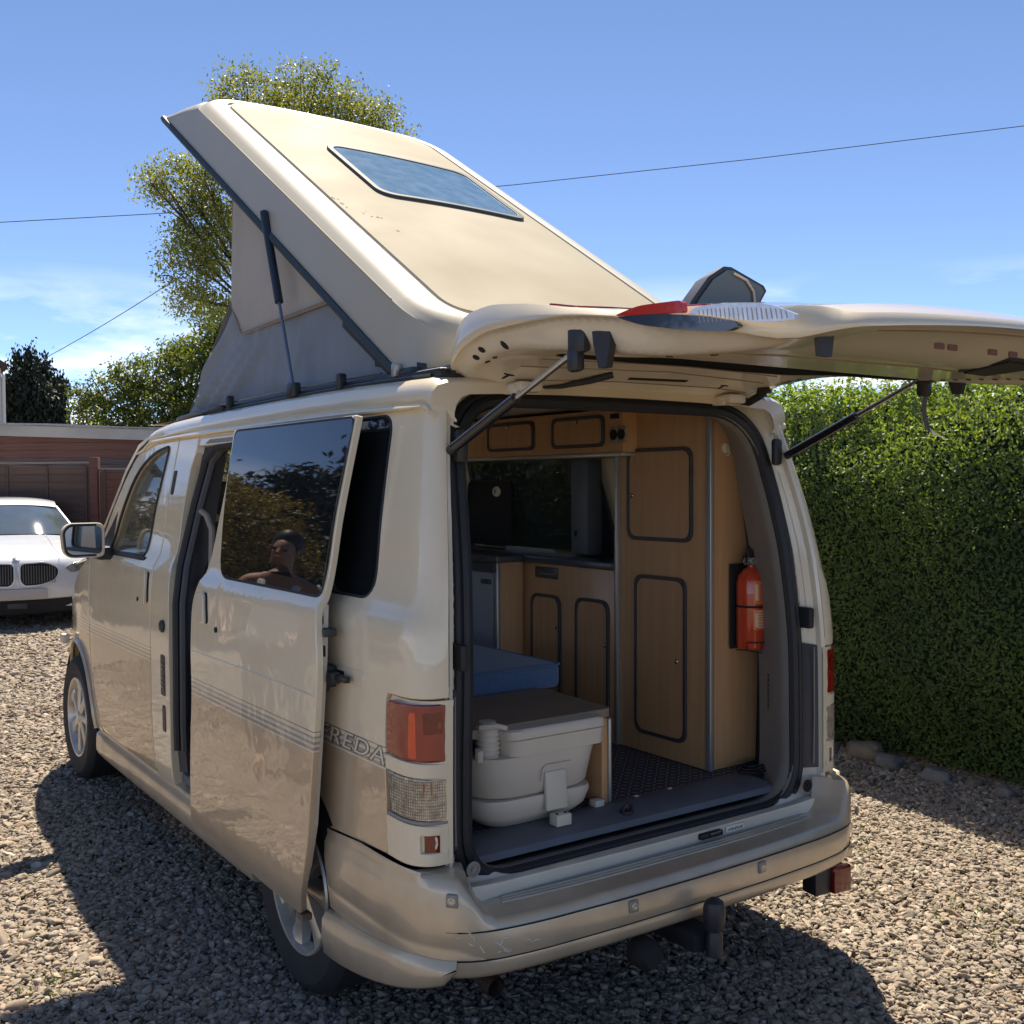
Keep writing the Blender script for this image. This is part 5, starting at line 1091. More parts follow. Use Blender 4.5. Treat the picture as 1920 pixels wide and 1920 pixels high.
ri = A('FunctionNodeRandomValue'); ri.data_type = 'INT'; ri.inputs[4].default_value = 0; ri.inputs[5].default_value = 8; ng.links.new([o_ for o_ in ri.outputs if o_.type == 'INT'][0], iop.inputs['Instance Index'])
rv = A('FunctionNodeRandomValue'); rv.data_type = 'FLOAT_VECTOR'; rv.inputs[0].default_value = (-.5, -.5, 0); rv.inputs[1].default_value = (.5, .5, 6.283); rv.inputs['Seed'].default_value = 5; ng.links.new(rv.outputs[0], iop.inputs['Rotation'])
na = A('GeometryNodeInputNamedAttribute'); na.data_type = 'FLOAT'; na.inputs['Name'].default_value = 'scl'; ng.links.new(na.outputs[0], iop.inputs['Scale'])
ng.links.new(iop.outputs[0], go.inputs[0])
md = gv.modifiers.new('scatter', 'NODES'); md.node_group = ng

# ---- a few weeds and dead leaves on the drive
wp, wd_, wn_ = [], [], []
for (x, y, k, r) in ((1.35, -.05, 60, .10), (1.9, .9, 40, .10), (1.62, .62, 30, .07), (-1.45, 1.35, 36, .05), (-1.62, .6, 20, .05), (2.3, .1, 50, .12), (1.1, -.5, 40, .08), (2.55, 1.5, 60, .15), (-.35, .05, 18, .06)):
    p = np.stack([RNG.normal(x, r, k), RNG.normal(y, r, k), np.full(k, .006)], 1); wp.append(p); wn_.append(RNG.normal(0, 1, (k, 3))); d_ = RNG.normal(0, .5, (k, 3)); d_[:, 2] = RNG.uniform(.3, 1.2, k); wd_.append(d_)
P_w = np.concatenate(wp); V, Fc, T = leaves(P_w, np.concatenate(wd_), np.concatenate(wn_), RNG.uniform(.015, .04, len(P_w)), RNG.uniform(.002, .005, len(P_w)), RNG.uniform(0, 1, len(P_w)))
tag(mesh_np('weeds', V, Fc, leaf_mat('weed_leaf', (.05, .10, .02), (.16, .20, .05)), None, T, kind='stuff'), 'small green weeds coming up through the gravel', 'weeds')
n = 420; P_w = np.stack([RNG.uniform(-3.2, 2.9, n), RNG.uniform(-1.2, 6, n), RNG.uniform(.008, .014, n)], 1); P_w[:200, 0] = 2.75-RNG.exponential(.35, 200); k = ~((np.abs(P_w[:, 0]) < .8) & (P_w[:, 1] > .2)); P_w = P_w[k]; n = len(P_w)
N_w = RNG.normal(0, .3, (n, 3)); N_w[:, 2] = 1; V, Fc, T = leaves(P_w, RNG.normal(0, 1, (n, 3))*[1, 1, .15], N_w, RNG.uniform(.012, .035, n), RNG.uniform(.004, .009, n), RNG.uniform(0, 1, n))
tag(mesh_np('dead_leaves', V, Fc, leaf_mat('dead_leaf', (.14, .075, .03), (.30, .21, .09), .1, .7), None, T, kind='stuff'), 'scattered dead leaves lying on the gravel drive', 'leaves')

# ---- clipped hedge along the right of the drive
hd = thing('clipped_hedge', 'tall clipped evergreen hedge, sunlit on top, running along the right of the drive', 'hedge', (3.3, 3, 0))
def face_x(y, z): return 2.82+.24*sm(.7, 0, z)+.62*max(0, z-1.66)**1.1+.05*np.sin(y*1.7+z*2)+.04*np.sin(y*4.1+1)+.03*np.sin(z*5+y*2)
HL = lambda P: P-np.array([3.3, 3, 0])
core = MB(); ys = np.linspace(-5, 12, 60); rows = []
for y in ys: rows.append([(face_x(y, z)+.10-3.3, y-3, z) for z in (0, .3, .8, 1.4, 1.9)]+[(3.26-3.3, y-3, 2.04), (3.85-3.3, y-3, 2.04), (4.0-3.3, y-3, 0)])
core.grid(rows).build('hedge_light_block', mat('hedge_shade', (.012, .02, .008), .95), hd)  # dark filler added inside the leaves to block light
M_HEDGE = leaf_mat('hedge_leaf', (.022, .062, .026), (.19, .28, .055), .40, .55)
def hedge_leaves():
    Ps, Ns, Ts, Ls = [], [], [], []
    def front(y0, y1, n, l):
        y = RNG.uniform(y0, y1, n); z = RNG.uniform(.02, 2.12, n)**.98; dep = RNG.exponential(.05, n); fx = np.array([face_x(a, b) for a, b in zip(y, z)])
        Ps.append(np.stack([fx+dep-.02, y, z], 1)); Ns.append(np.tile([-1, -.15, .35], (n, 1))+RNG.normal(0, .45, (n, 3)))
        Ts.append(np.clip(.40+.09*RNG.normal(0, 1, n)+.10*np.sin(y*2.3+z*3)+.06*np.sin(y*7-z*5)+.55*np.clip((z-1.62)/.3, 0, 1)-dep*1.5, 0, 1)); Ls.append(np.full(n, l))  # tint paints in sunlit top band and shaded depth, besides fresh growth
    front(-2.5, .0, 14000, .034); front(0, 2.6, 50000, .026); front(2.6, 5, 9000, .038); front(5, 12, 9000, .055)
    n = 24000; y = RNG.uniform(-2.5, 9, n); x = RNG.uniform(3.02, 3.9, n); ph = np.sin(y*3.1)*.03+np.sin(y*9+x*5)*.025
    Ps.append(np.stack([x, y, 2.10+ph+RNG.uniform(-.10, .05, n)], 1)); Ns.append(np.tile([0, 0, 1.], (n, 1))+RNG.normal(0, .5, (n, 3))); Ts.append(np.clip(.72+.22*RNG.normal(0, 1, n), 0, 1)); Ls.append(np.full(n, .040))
    # upright sprigs of new growth
    for _ in range(620):
        y = random.uniform(-1, 6); x = random.uniform(2.98, 3.5); h = random.uniform(.05, .22)*(1 if random.random() < .8 else 1.4); k = int(8+h*70); lean = RNG.normal(0, .15, 2)
        t_ = RNG.uniform(0, 1, k); p = np.stack([x+lean[0]*t_*h, y+lean[1]*t_*h, 2.07+t_*h], 1); an = RNG.uniform(0, 6.28, k)
        Ps.append(p); Ns.append(np.stack([np.cos(an)*.5, np.sin(an)*.5, np.full(k, .9)], 1)); Ts.append(np.clip(RNG.normal(.8, .15, k), 0, 1)); Ls.append(np.full(k, .030))
    P = np.concatenate(Ps); N = nrm(np.concatenate(Ns)); T = np.concatenate(Ts); Ln = np.concatenate(Ls)
    D = nrm(np.cross(N, RNG.normal(0, 1, P.shape))+np.array([-.25, 0, .35])*1.0); n = len(P)
    return leaves(HL(P), D, N, Ln*RNG.uniform(.7, 1.35, n), Ln*RNG.uniform(.20, .30, n), T)
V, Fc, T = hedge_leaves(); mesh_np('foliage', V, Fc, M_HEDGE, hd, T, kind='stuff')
st = MB()
for y in np.arange(-2.5, 7, .38): st.tube([(3.25-3.3, y-3, 0), (3.2-3.3+random.uniform(-.05, .05), y-3+random.uniform(-.1, .1), .5), (3.1-3.3, y-3+random.uniform(-.2, .2), 1.2)], [.022, .016, .008], 6)
st.build('stems', mat('hedge_bark', (.09, .07, .05), .9), hd, kind='stuff')

# ---- stones edging the hedge foot
M_ROCK = mat('buff_sandstone', (.17, .135, .095), .85, col2=(.25, .205, .15), vscale=9, detail=9, bump=.5, bscale=22); M_ROCKG = mat('grey_limestone', (.13, .125, .115), .85, col2=(.20, .195, .18), vscale=9, detail=9, bump=.5, bscale=22)
rocks = [(1690, 3.00, 1.62, .105, .08, .065, 0, 'large buff sandstone block at the foot of the hedge'), (0, 2.93, 1.42, .075, .065, .05, 1, 'grey rounded stone just in front of the large buff block by the hedge'),
         (0, 2.90, 1.10, .075, .06, .045, 1, 'pale grey stone half under the hedge, right of the buff block')]
small = [(3.06, 2.05, .10), (3.02, 2.30, .12), (3.05, 2.55, .10), (3.0, 1.86, .07), (2.95, .92, .07), (2.92, .74, .08), (2.97, .55, .09), (2.90, .42, .07), (2.93, .22, .08), (2.90, .02, .09), (2.92, -.2, .07), (2.96, 1.27, .05), (3.04, 2.8, .1), (3.05, 3.1, .09), (2.88, -.45, .09), (2.86, 1.0, .035), (2.84, .63, .04), (2.87, 1.76, .04)]
def rock(name, x, y, sx, sy, sz, m_, lab, grp=None, seed=0):
    b = bmesh.new(); bmesh.ops.create_icosphere(b, subdivisions=3, radius=1)
    for v in b.verts:
        n_ = noise.noise(v.co*1.1+Vector((seed*3.1, 0, 0)))*.45+noise.noise(v.co*3+Vector((0, seed, 0)))*.15; c = v.co*(1+n_)
        c = Vector((math.copysign(abs(c.x)**.75, c.x), math.copysign(abs(c.y)**.75, c.y), math.copysign(abs(c.z)**.7, c.z))); v.co = Vector((c.x*sx, c.y*sy, c.z*sz))
    me_ = bpy.data.meshes.new(name); b.to_mesh(me_); b.free(); me_.polygons.foreach_set('use_smooth', [True]*len(me_.polygons)); me_.set_sharp_from_angle(angle=R_(28))
    o_ = link(name, me_, m_); o_.location = (x, y, sz*.3); o_.rotation_euler = (random.uniform(-.2, .2), random.uniform(-.2, .2), random.uniform(0, 6)); return tag(o_, lab, 'rock', grp)
for k, (_, x, y, sx, sy, sz, gx, lab) in enumerate(rocks): rock('rock', x, y, sx, sy, sz, M_ROCKG if gx else M_ROCK, lab, 'stones edging the hedge', k+1)
for k, (x, y, r) in enumerate(small): rock('rock', x, y, r*.68, r*random.uniform(.42, .62), r*random.uniform(.32, .5), M_ROCKG if k % 2 else M_ROCK, 'small weathered stone in the row along the foot of the hedge', 'small stones edging the hedge', k+11)

# ---- lap panel fence with posts, across the far end
fn = thing('lap_panel_fence', 'red-brown lap panel garden fence with posts behind the white car', 'fence', cs(-7.5, 14.5), R_(-34.748))
M_F = [wood_mat('fence_board_%d' % k, c1, c2, .8, 'X', 0) for k, (c1, c2) in enumerate([((.115, .068, .050), (.155, .094, .070)), ((.10, .062, .047), (.14, .085, .064)), ((.15, .062, .042), (.19, .085, .058))])]
bme = MB().box((-.87, -.009, -.06), (.87, .009, .06), .002, 1, rot=Matrix.Rotation(R_(7), 3, 'X')).mesh(); bmes = []
for m_ in M_F:
    q = bme.copy(); q.materials.append(m_); bmes.append(q)
post_me = MB().box((-.055, -.055, 0), (.055, .055, 1.97), .006).mesh(); post_me.materials.append(M_F[2])
bat_me = MB().box((-.018, -.03, .05), (.018, -.008, 1.86), .002).mesh(); bat_me.materials.append(M_F[1])
cap_me = MB().box((-.88, -.025, 0), (.88, .025, .022), .003).mesh(); cap_me.materials.append(wood_mat('fence_cap', (.20, .14, .12), (.28, .21, .18), .8, 'X', 0))
def inst(name, me_, par, loc, rz=0):
    o_ = bpy.data.objects.new(name, me_); COL.objects.link(o_); o_.parent = par; o_.location = loc; o_.rotation_euler = (0, 0, rz); return o_
for pi, (r, top) in enumerate(((-9.35-.915, 1.90), (-7.52-.915, 1.90), (-5.69-.915, 1.90), (-5.69+.94, 1.81), (-3.83+.94, 1.81))):
    x = r+7.5
    for k in range(17): inst('board', bmes[2 if top < 1.85 and (k+pi) % 2 else (k*7+pi) % 2 if top > 1.85 else 2], fn, (x, 0, .10+k*.105*(top/1.9)))
    for dx in (-.80, -.27, .27, .80): inst('batten', bat_me, fn, (x+dx, 0, 0 if top > 1.85 else -.06))
    inst('capping_rail', cap_me, fn, (x, 0, top-.015))
for r in (-11.18, -9.35, -7.52, -5.69, -3.82, -1.95): inst('post', post_me, fn, (r+7.5, 0, 0))

# ---- timber outbuilding behind the fence
gb = thing('timber_outbuilding', 'low timber-clad outbuilding with pale fascia and flat roof behind the fence', 'outbuilding', cs(-7.5, 16.6), R_(-34.748))
M_P = [wood_mat('weathered_plank_%d' % k, c1, c2, .8, 'X', 0) for k, (c1, c2) in enumerate([((.085, .058, .046), (.24, .18, .145)), ((.17, .07, .048), (.23, .12, .085)), ((.075, .056, .05), (.19, .15, .13))])]
MB().box((-8, .03, 0), (6.0, 4.0, 2.335)).build('wall', M_P[2], gb)
pm = []
for m_ in M_P:
    q = MB().box((-1.75, -.012, -.062), (1.75, .012, .062), .004, 1, rot=Matrix.Rotation(R_(6), 3, 'X')).mesh(); q.materials.append(m_); pm.append(q)
for k in range(20):
    for j in range(4): inst('plank', pm[1 if k >= 18 else (k*5+j*3) % 3 if k > 12 else 2], gb, (-6.2+j*3.52, 0, .07+k*.118))
fa = MB(); fa.grid([[(x, -.05, 2.36-x*.036-.012), (x, -.09, 2.36-x*.036-.010), (x, -.09, 2.52-x*.036), (x, -.05, 2.53-x*.036)] for x in np.linspace(-8, 6, 15)]); fa.build('fascia', mat('pale_grey_fascia', (.60, .56, .48), .7, var=.15, vscale=3), gb)
rf = MB(); rf.grid([[(x, -.12, 2.525-x*.036+.004*math.sin(x*5)), (x, -.12, 2.555-x*.036+.006*math.sin(x*3)), (x, 4, 2.60-x*.036)] for x in np.linspace(-8, 6, 60)]); rf.build('roof', mat('pale_roof_felt', (.55, .55, .52), .8, var=.3, vscale=8), gb)

# ---- house corner at the far left edge
hs = thing('distant_house', 'pale rendered corner of a distant house at the left edge of the view', 'house', cs(-11.97, 25), R_(-34.748+33))
MB().box((-9, 0, 0), (0, 7, 4.35)).build('wall', mat('pale_render', (.62, .58, .52), .8, var=.08), hs)
rf = MB(); rf.prism([(.10, -.3, 4.42), (-4.5, -.3, 7.2), (-9.1, -.3, 4.42), (-9.1, -.3, 4.3), (-4.5, -.3, 7.05), (.10, -.3, 4.3)], (0, 7.6, 0)); rf.build('roof', mat('dark_tiles', (.09, .06, .05), .8, var=.3, vscale=10), hs)
MB().prism([(-.02, .05, 4.3), (-4.5, .05, 7.0), (-8.98, .05, 4.3)], (0, 6.9, 0)).build('gable', bpy.data.materials['pale_render'], hs)
MB().box((-.9, -.03, 1.0), (-.1, .02, 2.2)).build('window', M_GLASSD, hs)
MB().tube([(.04, -.06, 0), (.04, -.06, 4.2)], .04, 8).build('downpipe', mat('white_upvc', (.75, .74, .70), .5), hs)

# ---- trees
M_BARK = mat('tree_bark', (.085, .07, .055), .95, var=.4, vscale=12, bump=.5, bscale=20)
def tree(name, label, base, blobs, d, m_leaf, leaf, dens_, trunk_r, tint_mu, clump=.28, depth=1.0, droop=0, off=(0, 0), cat='tree', limbs=True, seed=1, fill=1.0, per=16):
    rng = np.random.default_rng(seed); rd = random.Random(seed)
    t = thing(name, label, cat, base); bx_, by_ = base.x, base.y
    Pn, Tn = [], []; tr = MB(); zt = min(b[1] for b in blobs)
    cen = Vector((0, 0, max(1.2, zt-.3)))
    tr.tube([(0, 0, -.1), (.06, 0, cen.z*.5), cen], [trunk_r, trunk_r*.8, trunk_r*.62], 10)
    for (r, z, rad) in blobs:
        dd = d+rd.uniform(-.6, .6)*depth; c = cs(r, dd, z)-Vector((bx_, by_, 0))
        if limbs:
            mid = cen.lerp(c, .5)+Vector((rd.uniform(-.2, .2), rd.uniform(-.2, .2), .25))*min(1.5, rad); tr.tube([cen, mid, c], [trunk_r*.26, trunk_r*.13, .012], 6)
            for _ in range(9):
                v = Vector((rd.gauss(0, 1), rd.gauss(0, 1), rd.gauss(.2, .8))).normalized(); e_ = c+v*rad*rd.uniform(.5, 1.0); m1 = mid.lerp(c, rd.random())
                tr.tube([m1, (m1+e_)/2+Vector((0, 0, .05)), e_], [.014, .008, .003], 4, caps=False)
        nc = int(dens_*rad**2.3*fill)+4; v = nrm(rng.normal(0, 1, (nc, 3))); rr = rad*rng.uniform(.25, 1.08, nc)**.55; cc = np.array(c)+v*rr[:, None]*np.array([1, 1, .85])
        n2 = nc*per; k = np.repeat(np.arange(nc), per); p = cc[k]+rng.normal(0, clump*.45, (n2, 3))*np.array([1, 1, .7+droop])
        Pn.append(p); Tn.append(np.repeat(np.clip(rng.normal(tint_mu, .2, nc), 0, 1), per)+rng.normal(0, .08, n2))
    tr.build('trunk', M_BARK, t)
    P = np.concatenate(Pn); T = np.clip(np.concatenate(Tn), 0, 1); n = len(P); D = rng.normal(0, 1, (n, 3)); D[:, 2] -= .3+droop*1.5
    N = rng.normal(0, 1, (n, 3)); N[:, 2] += 1.2
    V, Fc, T = leaves(P, D, N, leaf*rng.uniform(.7, 1.4, n), leaf*rng.uniform(.18, .30, n), T); mesh_np('crown', V, Fc, m_leaf, t, T, kind='stuff'); return t
M_LASH = leaf_mat('yellow_green_leaf', (.085, .12, .035), (.23, .245, .075), .45, .45); M_LGRN = leaf_mat('mid_green_leaf', (.05, .085, .022), (.17, .21, .055), .4, .45); M_LDRK = leaf_mat('dark_conifer_leaf', (.008, .016, .010), (.022, .036, .018), .12, .6)
BIG = [(a_, b_-(.30 if b_ > 7.5 else .1), c_) for a_, b_, c_ in [(-4.58, 8.65, .59), (-5.06, 8.70, .34), (-3.96, 8.79, .48), (-3.43, 8.65, .67), (-2.86, 8.51, .59), (-2.38, 8.32, .48), (-2.0, 7.98, .36), (-4.2, 8.17, .57), (-3.24, 7.94, .67), (-2.48, 7.84, .48), (-3.82, 7.36, .76), (-4.77, 7.36, .57), (-5.91, 7.13, .55), (-6.30, 6.98, .32), (-5.39, 7.08, .43), (-5.63, 6.41, .59), (-5.34, 6.70, .38), (-5.87, 5.93, .40), (-5.58, 5.55, .59), (-5.91, 5.07, .38), (-5.34, 4.88, .43), (-5.15, 5.93, .48), (-3.05, 6.89, .86), (-4.39, 6.22, .86)]]
tree('walnut_tree', 'tall airy yellow-green tree rising behind the raised pop top', cs(-4.4, 19), BIG, 19, M_LASH, .070, 260, .17, .50, .26, seed=3, per=26)
GRN = [(-11.75, 4.16, .60), (-11.22, 4.46, .57), (-10.69, 4.69, .68), (-9.94, 4.69, .90), (-9.49, 5.21, .63), (-9.04, 5.44, .60), (-8.43, 5.59, .68), (-7.98, 6.19, .75), (-7.83, 4.99, 1.36), (-8.73, 4.38, 1.20), (-9.94, 3.78, .90), (-12.05, 3.56, .54), (-11.07, 3.56, .90), (-12.27, 4.23, .21), (-6.93, 4.69, 1.36), (-9, 3.2, 1.3), (-11, 2.7, 1.2), (-6.5, 3.4, 1.4)]
tree('broadleaf_tree', 'dense mid-green rounded tree above the outbuilding, left of the tent canvas', cs(-9.3, 30), GRN, 30, M_LGRN, .12, 125, .22, .50, .26, seed=5, per=18)
CON = [(-15.67, 5.77, .2), (-15.64, 5.38, .34), (-16.13, 5.70, .18), (-16.09, 5.29, .31), (-16.48, 4.85, .28), (-15.81, 4.85, .53), (-15.2, 4.94, .28), (-15.11, 4.41, .42), (-14.72, 4.76, .16), (-16.34, 4.24, .53), (-15.64, 4.06, .70), (-14.94, 3.97, .39), (-16.69, 4.41, .28), (-15.7, 3.2, .9), (-16.5, 3.2, .7), (-14.9, 3.1, .6)]
tree('dark_conifer', 'dark drooping conifer with ragged twin tops at the far left', cs(-15.7, 35), CON, 35, M_LDRK, .15, 420, .2, .4, .20, droop=1.6, seed=8, per=18, limbs=False)
# planting on the open side of the drive (it shows in the tinted glass)
def side_tree(name, label, x, y, blobs, m_, leaf, dens_, mu, clump, seed, droop=0, per=12):
    rr = [(a, z, rad) for a, z, rad in blobs]; b = Vector((x, y, 0)); rng = np.random.default_rng(seed); t = thing(name, label, 'tree', b); tr = MB(); tr.tube([(0, 0, -.1), (0, 0, .8), (.1, 0, 1.5)], [.16, .12, .05], 10); tr.build('trunk', M_BARK, t); Pn, Tn = [], []
    for (dx, dy, z, rad) in [(q[0], random.uniform(-.8, .8), q[1], q[2]) for q in rr]:
        nc = int(dens_*rad**2.2)+4; v = nrm(rng.normal(0, 1, (nc, 3))); cc = np.array([dx, dy, z])+v*(rad*rng.uniform(.4, 1.05, nc)**.6)[:, None]
        k = np.repeat(np.arange(nc), per); Pn.append(cc[k]+rng.normal(0, clump*.45, (nc*per, 3))*np.array([1.5, 1.5, .45])); Tn.append(np.repeat(np.clip(rng.normal(mu, .22, nc), 0, 1), per))
    P = np.concatenate(Pn); T = np.concatenate(Tn); n = len(P); D = rng.normal(0, 1, (n, 3)); D[:, 2] -= droop; N = rng.normal(0, 1, (n, 3)); N[:, 2] += 1.5
    V, Fc, T = leaves(P, D, N, leaf*rng.uniform(.7, 1.4, n), leaf*rng.uniform(.2, .3, n), T); mesh_np('crown', V, Fc, m_, t, T, kind='stuff')
side_tree('cedar_tree', 'large dark spreading conifer on the open side, mirrored in the sliding door glass', -6.4, 12.0, [(-2.0, 3.4, 1.5), (0, 2.6, 1.2), (-.4, 3.9, .9), (.9, 2.2, 1.0), (-2.5, 1.8, 1.6), (.2, 1.2, 1.3), (1.6, 1.4, 1.0), (-.9, 4.9, .9), (-2.0, 5.6, 1.1), (-3.6, 4.5, 1.6), (-4.6, 3, 1.8), (-3.4, 6.2, 1.1), (.9, 3.4, .5), (1.3, 3.05, .5), (2.4, 1.0, .9), (.4, 3.3, .8), (.3, 4.1, .5), (3.0, 1.6, .8), (3.4, .8, .9), (2.2, 2.2, .7)], M_LDRK, .16, 190, .35, .34, 21, .8, per=14)
M_GOLD = leaf_mat('golden_conifer_leaf', (.11, .095, .015), (.26, .19, .03), .3, .5)
side_tree('golden_conifer', 'low golden-green conifer on the open side, mirrored in the sliding door glass', -3.9, 10.0, [(.1, 2.2, .55), (-.3, 2.45, .42), (.3, 2.6, .35), (-.6, 2.0, .4), (.2, 1.5, .7), (-.5, 1.3, .6), (.6, 1.7, .5), (-1.0, 1.75, .35), (.2, .7, .8)], M_GOLD, .06, 700, .5, .16, 22, per=14)
# overhead wires
wr = MB(); wr.tube([cs(r, 22, z) for r, z in [(-16, 6.85), (-10.6, 7.00), (-5, 7.28), (.11, 7.72), (5, 8.22), (10.6, 8.87), (16, 9.6)]], .0085, 5)
tag(wr.build('overhead_wire', M_DARK), 'single dark overhead line crossing the blue sky from left to right', 'wire')
wr = MB(); wr.tube([cs(-15.46+f*8, 35-f*9, 5.70+f*1.35-.35*f*(1-f)) for f in np.linspace(0, 1, 16)], .011, 5)
tag(wr.build('overhead_wire', M_DARK), 'short slanting overhead line above the dark conifer at left', 'wire')

# ---- white car facing the camera
car = thing('white_car', 'white saloon car with black twin grille parked facing the camera at left', 'car', cs(-5.43, 11.62), R_(-6.4))
M_WCAR = mat('white_car_paint', (.66, .68, .72), .35, coat=1, coat_r=.03); M_WSC = mat('windscreen_glass', (.10, .13, .16), .04, spec=.8, coat=1, var=.35, vscale=2.4)
def carrow(y, z, w, bow, zdrop, n=25):
    return [(w*k, y+bow*abs(k)**2.6, z-zdrop*abs(k)**3) for k in np.linspace(-1, 1, n)]
def sub(rows, cols, base, t0, t1): return base
front = [(.14, .16, .80, .42, 0), (.06, .20, .85, .42, 0), (.02, .27, .88, .42, 0), (-.02, .36, .905, .44, 0), (-.03, .48, .915, .46, 0), (-.02, .60, .915, .48, 0), (.0, .70, .905, .50, .0), (.04, .765, .895, .50, .03), (.12, .81, .895, .46, .05), (.35, .865, .90, .34, .07), (.75, .925, .905, .18, .08), (1.10, .965, .91, .08, .08), (1.38, .99, .915, .0, .08)]
body = MB().grid([carrow(*f) for f in front]); 
for s in (-1, 1):
    rows = [[(s*w, y, zz) for zz in zl] for y, w, zl in ((.45, .905, (.70, .60, .42, .22)), (.55, .925, (.80, .62, .42, .60)), (.70, .93, (.84, .70, .66, .66)), (1.05, .935, (.87, .75, .67, .66)), (1.25, .94, (.89, .7, .45, .30)), (1.38, .94, (.90, .7, .42, .20)), (2.5, .945, (.93, .7, .42, .20)), (3.5, .94, (.95, .7, .42, .22)), (4.2, .93, (.96, .75, .66, .66)), (4.9, .86, (.93, .7, .42, .3)))]
    body.grid(rows)
    body.grid([[(s*a, b, c) for a, b, c in r] for r in (((.915, .45, .73), (.90, .38, .80)), ((.93, .70, .84), (.90, .60, .86)), ((.94, 1.38, .90), (.90, 1.38, .92)), ((.945, 2.5, .93), (.76, 2.5, 1.0)), ((.94, 3.5, .95), (.76, 3.5, 1.0)), ((.9, 4.9, .93), (.7, 4.7, 1.02)))])
rf_rows = [carrow(y, z, w, b, zd) for y, z, w, b, zd in ((2.02, 1.345, .60, .10, .04), (2.12, 1.385, .60, .08, .045), (2.4, 1.425, .61, .04, .05), (2.9, 1.44, .62, 0, .05), (3.5, 1.40, .60, 0, .05), (4.0, 1.28, .60, 0, .05), (4.5, 1.05, .70, 0, .03), (4.9, .98, .80, -.1, .02))]
body.grid(rf_rows); body.build('body', M_WCAR, car, smooth=55)
wsr = []
for f in np.linspace(0, 1, 9): wsr.append([(p[0], p[1], p[2]) for p in carrow(1.40+.64*f, 1.00+.345*f+.02*math.sin(f*3.14), .80-.21*f, .22-.12*f, .05)])
MB().grid(wsr).build('windscreen', M_WSC, car, smooth=60)
for s in (-1, 1):
    MB().tube([(s*(.81-.215*f), 1.40+.22*(1-f)+.64*f+.10*f, .955+.355*f) for f in np.linspace(0, 1, 8)], .022, 6).build('windscreen_pillar', M_WCAR, car)
    MB().grid([[(s*.78, 1.62, .96), (s*.62, 2.15, 1.33)], [(s*.80, 2.6, 1.0), (s*.64, 2.6, 1.38)], [(s*.80, 3.6, 1.0), (s*.64, 3.5, 1.35)]]).build('side_glass', M_GLASSD, car)
    # kidney grille half
    out_ = rp([(s*.035, .725, .05), (s*.30, .735, .09), (s*.435, .66, .09), (s*.40, .55, .10), (s*.24, .495, .06), (s*.075, .49, .05), (s*.035, .54, .05)], 6)
    gm = lambda u, v: Vector((u, -.045+.46*abs(u/.915)**2.6+(v-.6)*.08, v))
    kg = panel('kidney_grille', out_, gm, M_DARK, car, t=.02, step=.05, roll=.002, outdir=(0, -1, 0))
    panel('grille_surround', [((a-s*.22)*1.10+s*.22, (b-.61)*1.13+.61) for a, b in out_], lambda u, v: gm(u, v)+Vector((0, -.004, 0)), M_WCAR, kg, [out_], t=.02, step=.05, roll=.004, outdir=(0, -1, 0))
    bars = MB()
    for k in range(13):
        u = s*(.06+k*.027); bars.box((u-.004, gm(u, .6).y-.012, .51), (u+.004, gm(u, .6).y-.002, .715-.002*k))
    bars.build('grille_bars', mat('grille_grey', (.10, .10, .11), .35) if s < 0 else bpy.data.materials['grille_grey'], kg)
    hl = rp([(s*.50, .665, .03), (s*.56, .60, .03), (s*.80, .635, .05), (s*.90, .72, .04), (s*.885, .775, .03), (s*.72, .745, .05), (s*.56, .70, .04)], 5)
    hm = lambda u, v: Vector((u, -.035+.50*abs(u/.905)**2.6+(v-.6)*.12, v))
    h_ = panel('headlight', hl, hm, mat('headlamp_glass', (.55, .54, .50), .12, coat=1, metal=.3, var=.6, vscale=14) if s < 0 else bpy.data.materials['headlamp_glass'], car, t=.02, step=.04, roll=.003, outdir=(0, -1, 0))
    MB().tube([hm(s*.62, .70)+Vector((0, -.006, 0)), hm(s*.86, .755)+Vector((0, -.006, 0))], .014, 6).build('running_light', M_WHITEP, h_)
    w_ = MB(); w_.lathe([(.21, -.11), (.33, -.10), (.34, -.06), (.34, .06), (.33, .10), (.23, .11), (.22, .07), (.001, .07)], (0, 0, 0), (s, 0, 0), 40)
    for y in (.88, 3.86):
        wo2 = w_.build('wheel', M_TYRE, car) if y < 1 else None
        if wo2: wo2.location = (s*.83, y, .335); wsrc = wo2
        else: w3 = wsrc.copy(); COL.objects.link(w3); w3.parent = car; w3.location = (s*.83, y, .335)
    MB().box((min(s*.84, s*1.04), 1.72, .98), (max(s*.84, s*1.04), 1.86, 1.10), .04, 4).build('wing_mirror', M_WCAR, car)
MB().box((-.30, -.066, .335), (.30, -.05, .455), .01).build('number_plate', mat('blank_plate', (.46, .42, .38), .6), car)
panel('lower_intake', rp([(-.84, .17, .03), (.84, .17, .03), (.86, .30, .05), (.55, .325, .08), (-.55, .325, .08), (-.86, .30, .05)], 5), lambda u, v: Vector((u, -.018+.40*abs(u/.88)**2.6-(v-.3)*.2, v)), M_DARK, car, t=.02, step=.08, roll=.002, outdir=(0, -1, 0))
for s in (-1, 1): panel('intake_blade', [(s*.50, .235), (s*.62, .275), (s*.80, .262), (s*.70, .215)], lambda u, v: Vector((u, -.035+.40*abs(u/.88)**2.6-(v-.3)*.2, v)), M_WCAR, car, t=.01, step=.08, roll=.002, outdir=(0, -1, 0))
MB().box((-.10, -.03, .235), (.10, -.015, .30), .004).build('radar_cover', M_PLAS, car)
MB().tube([(w, -.0+.40*abs(w/.9)**2.6, .165) for w in np.linspace(-.86, .86, 21)], .012, 5, flat=(1.6, .6)).build('front_splitter', M_PLAS, car)
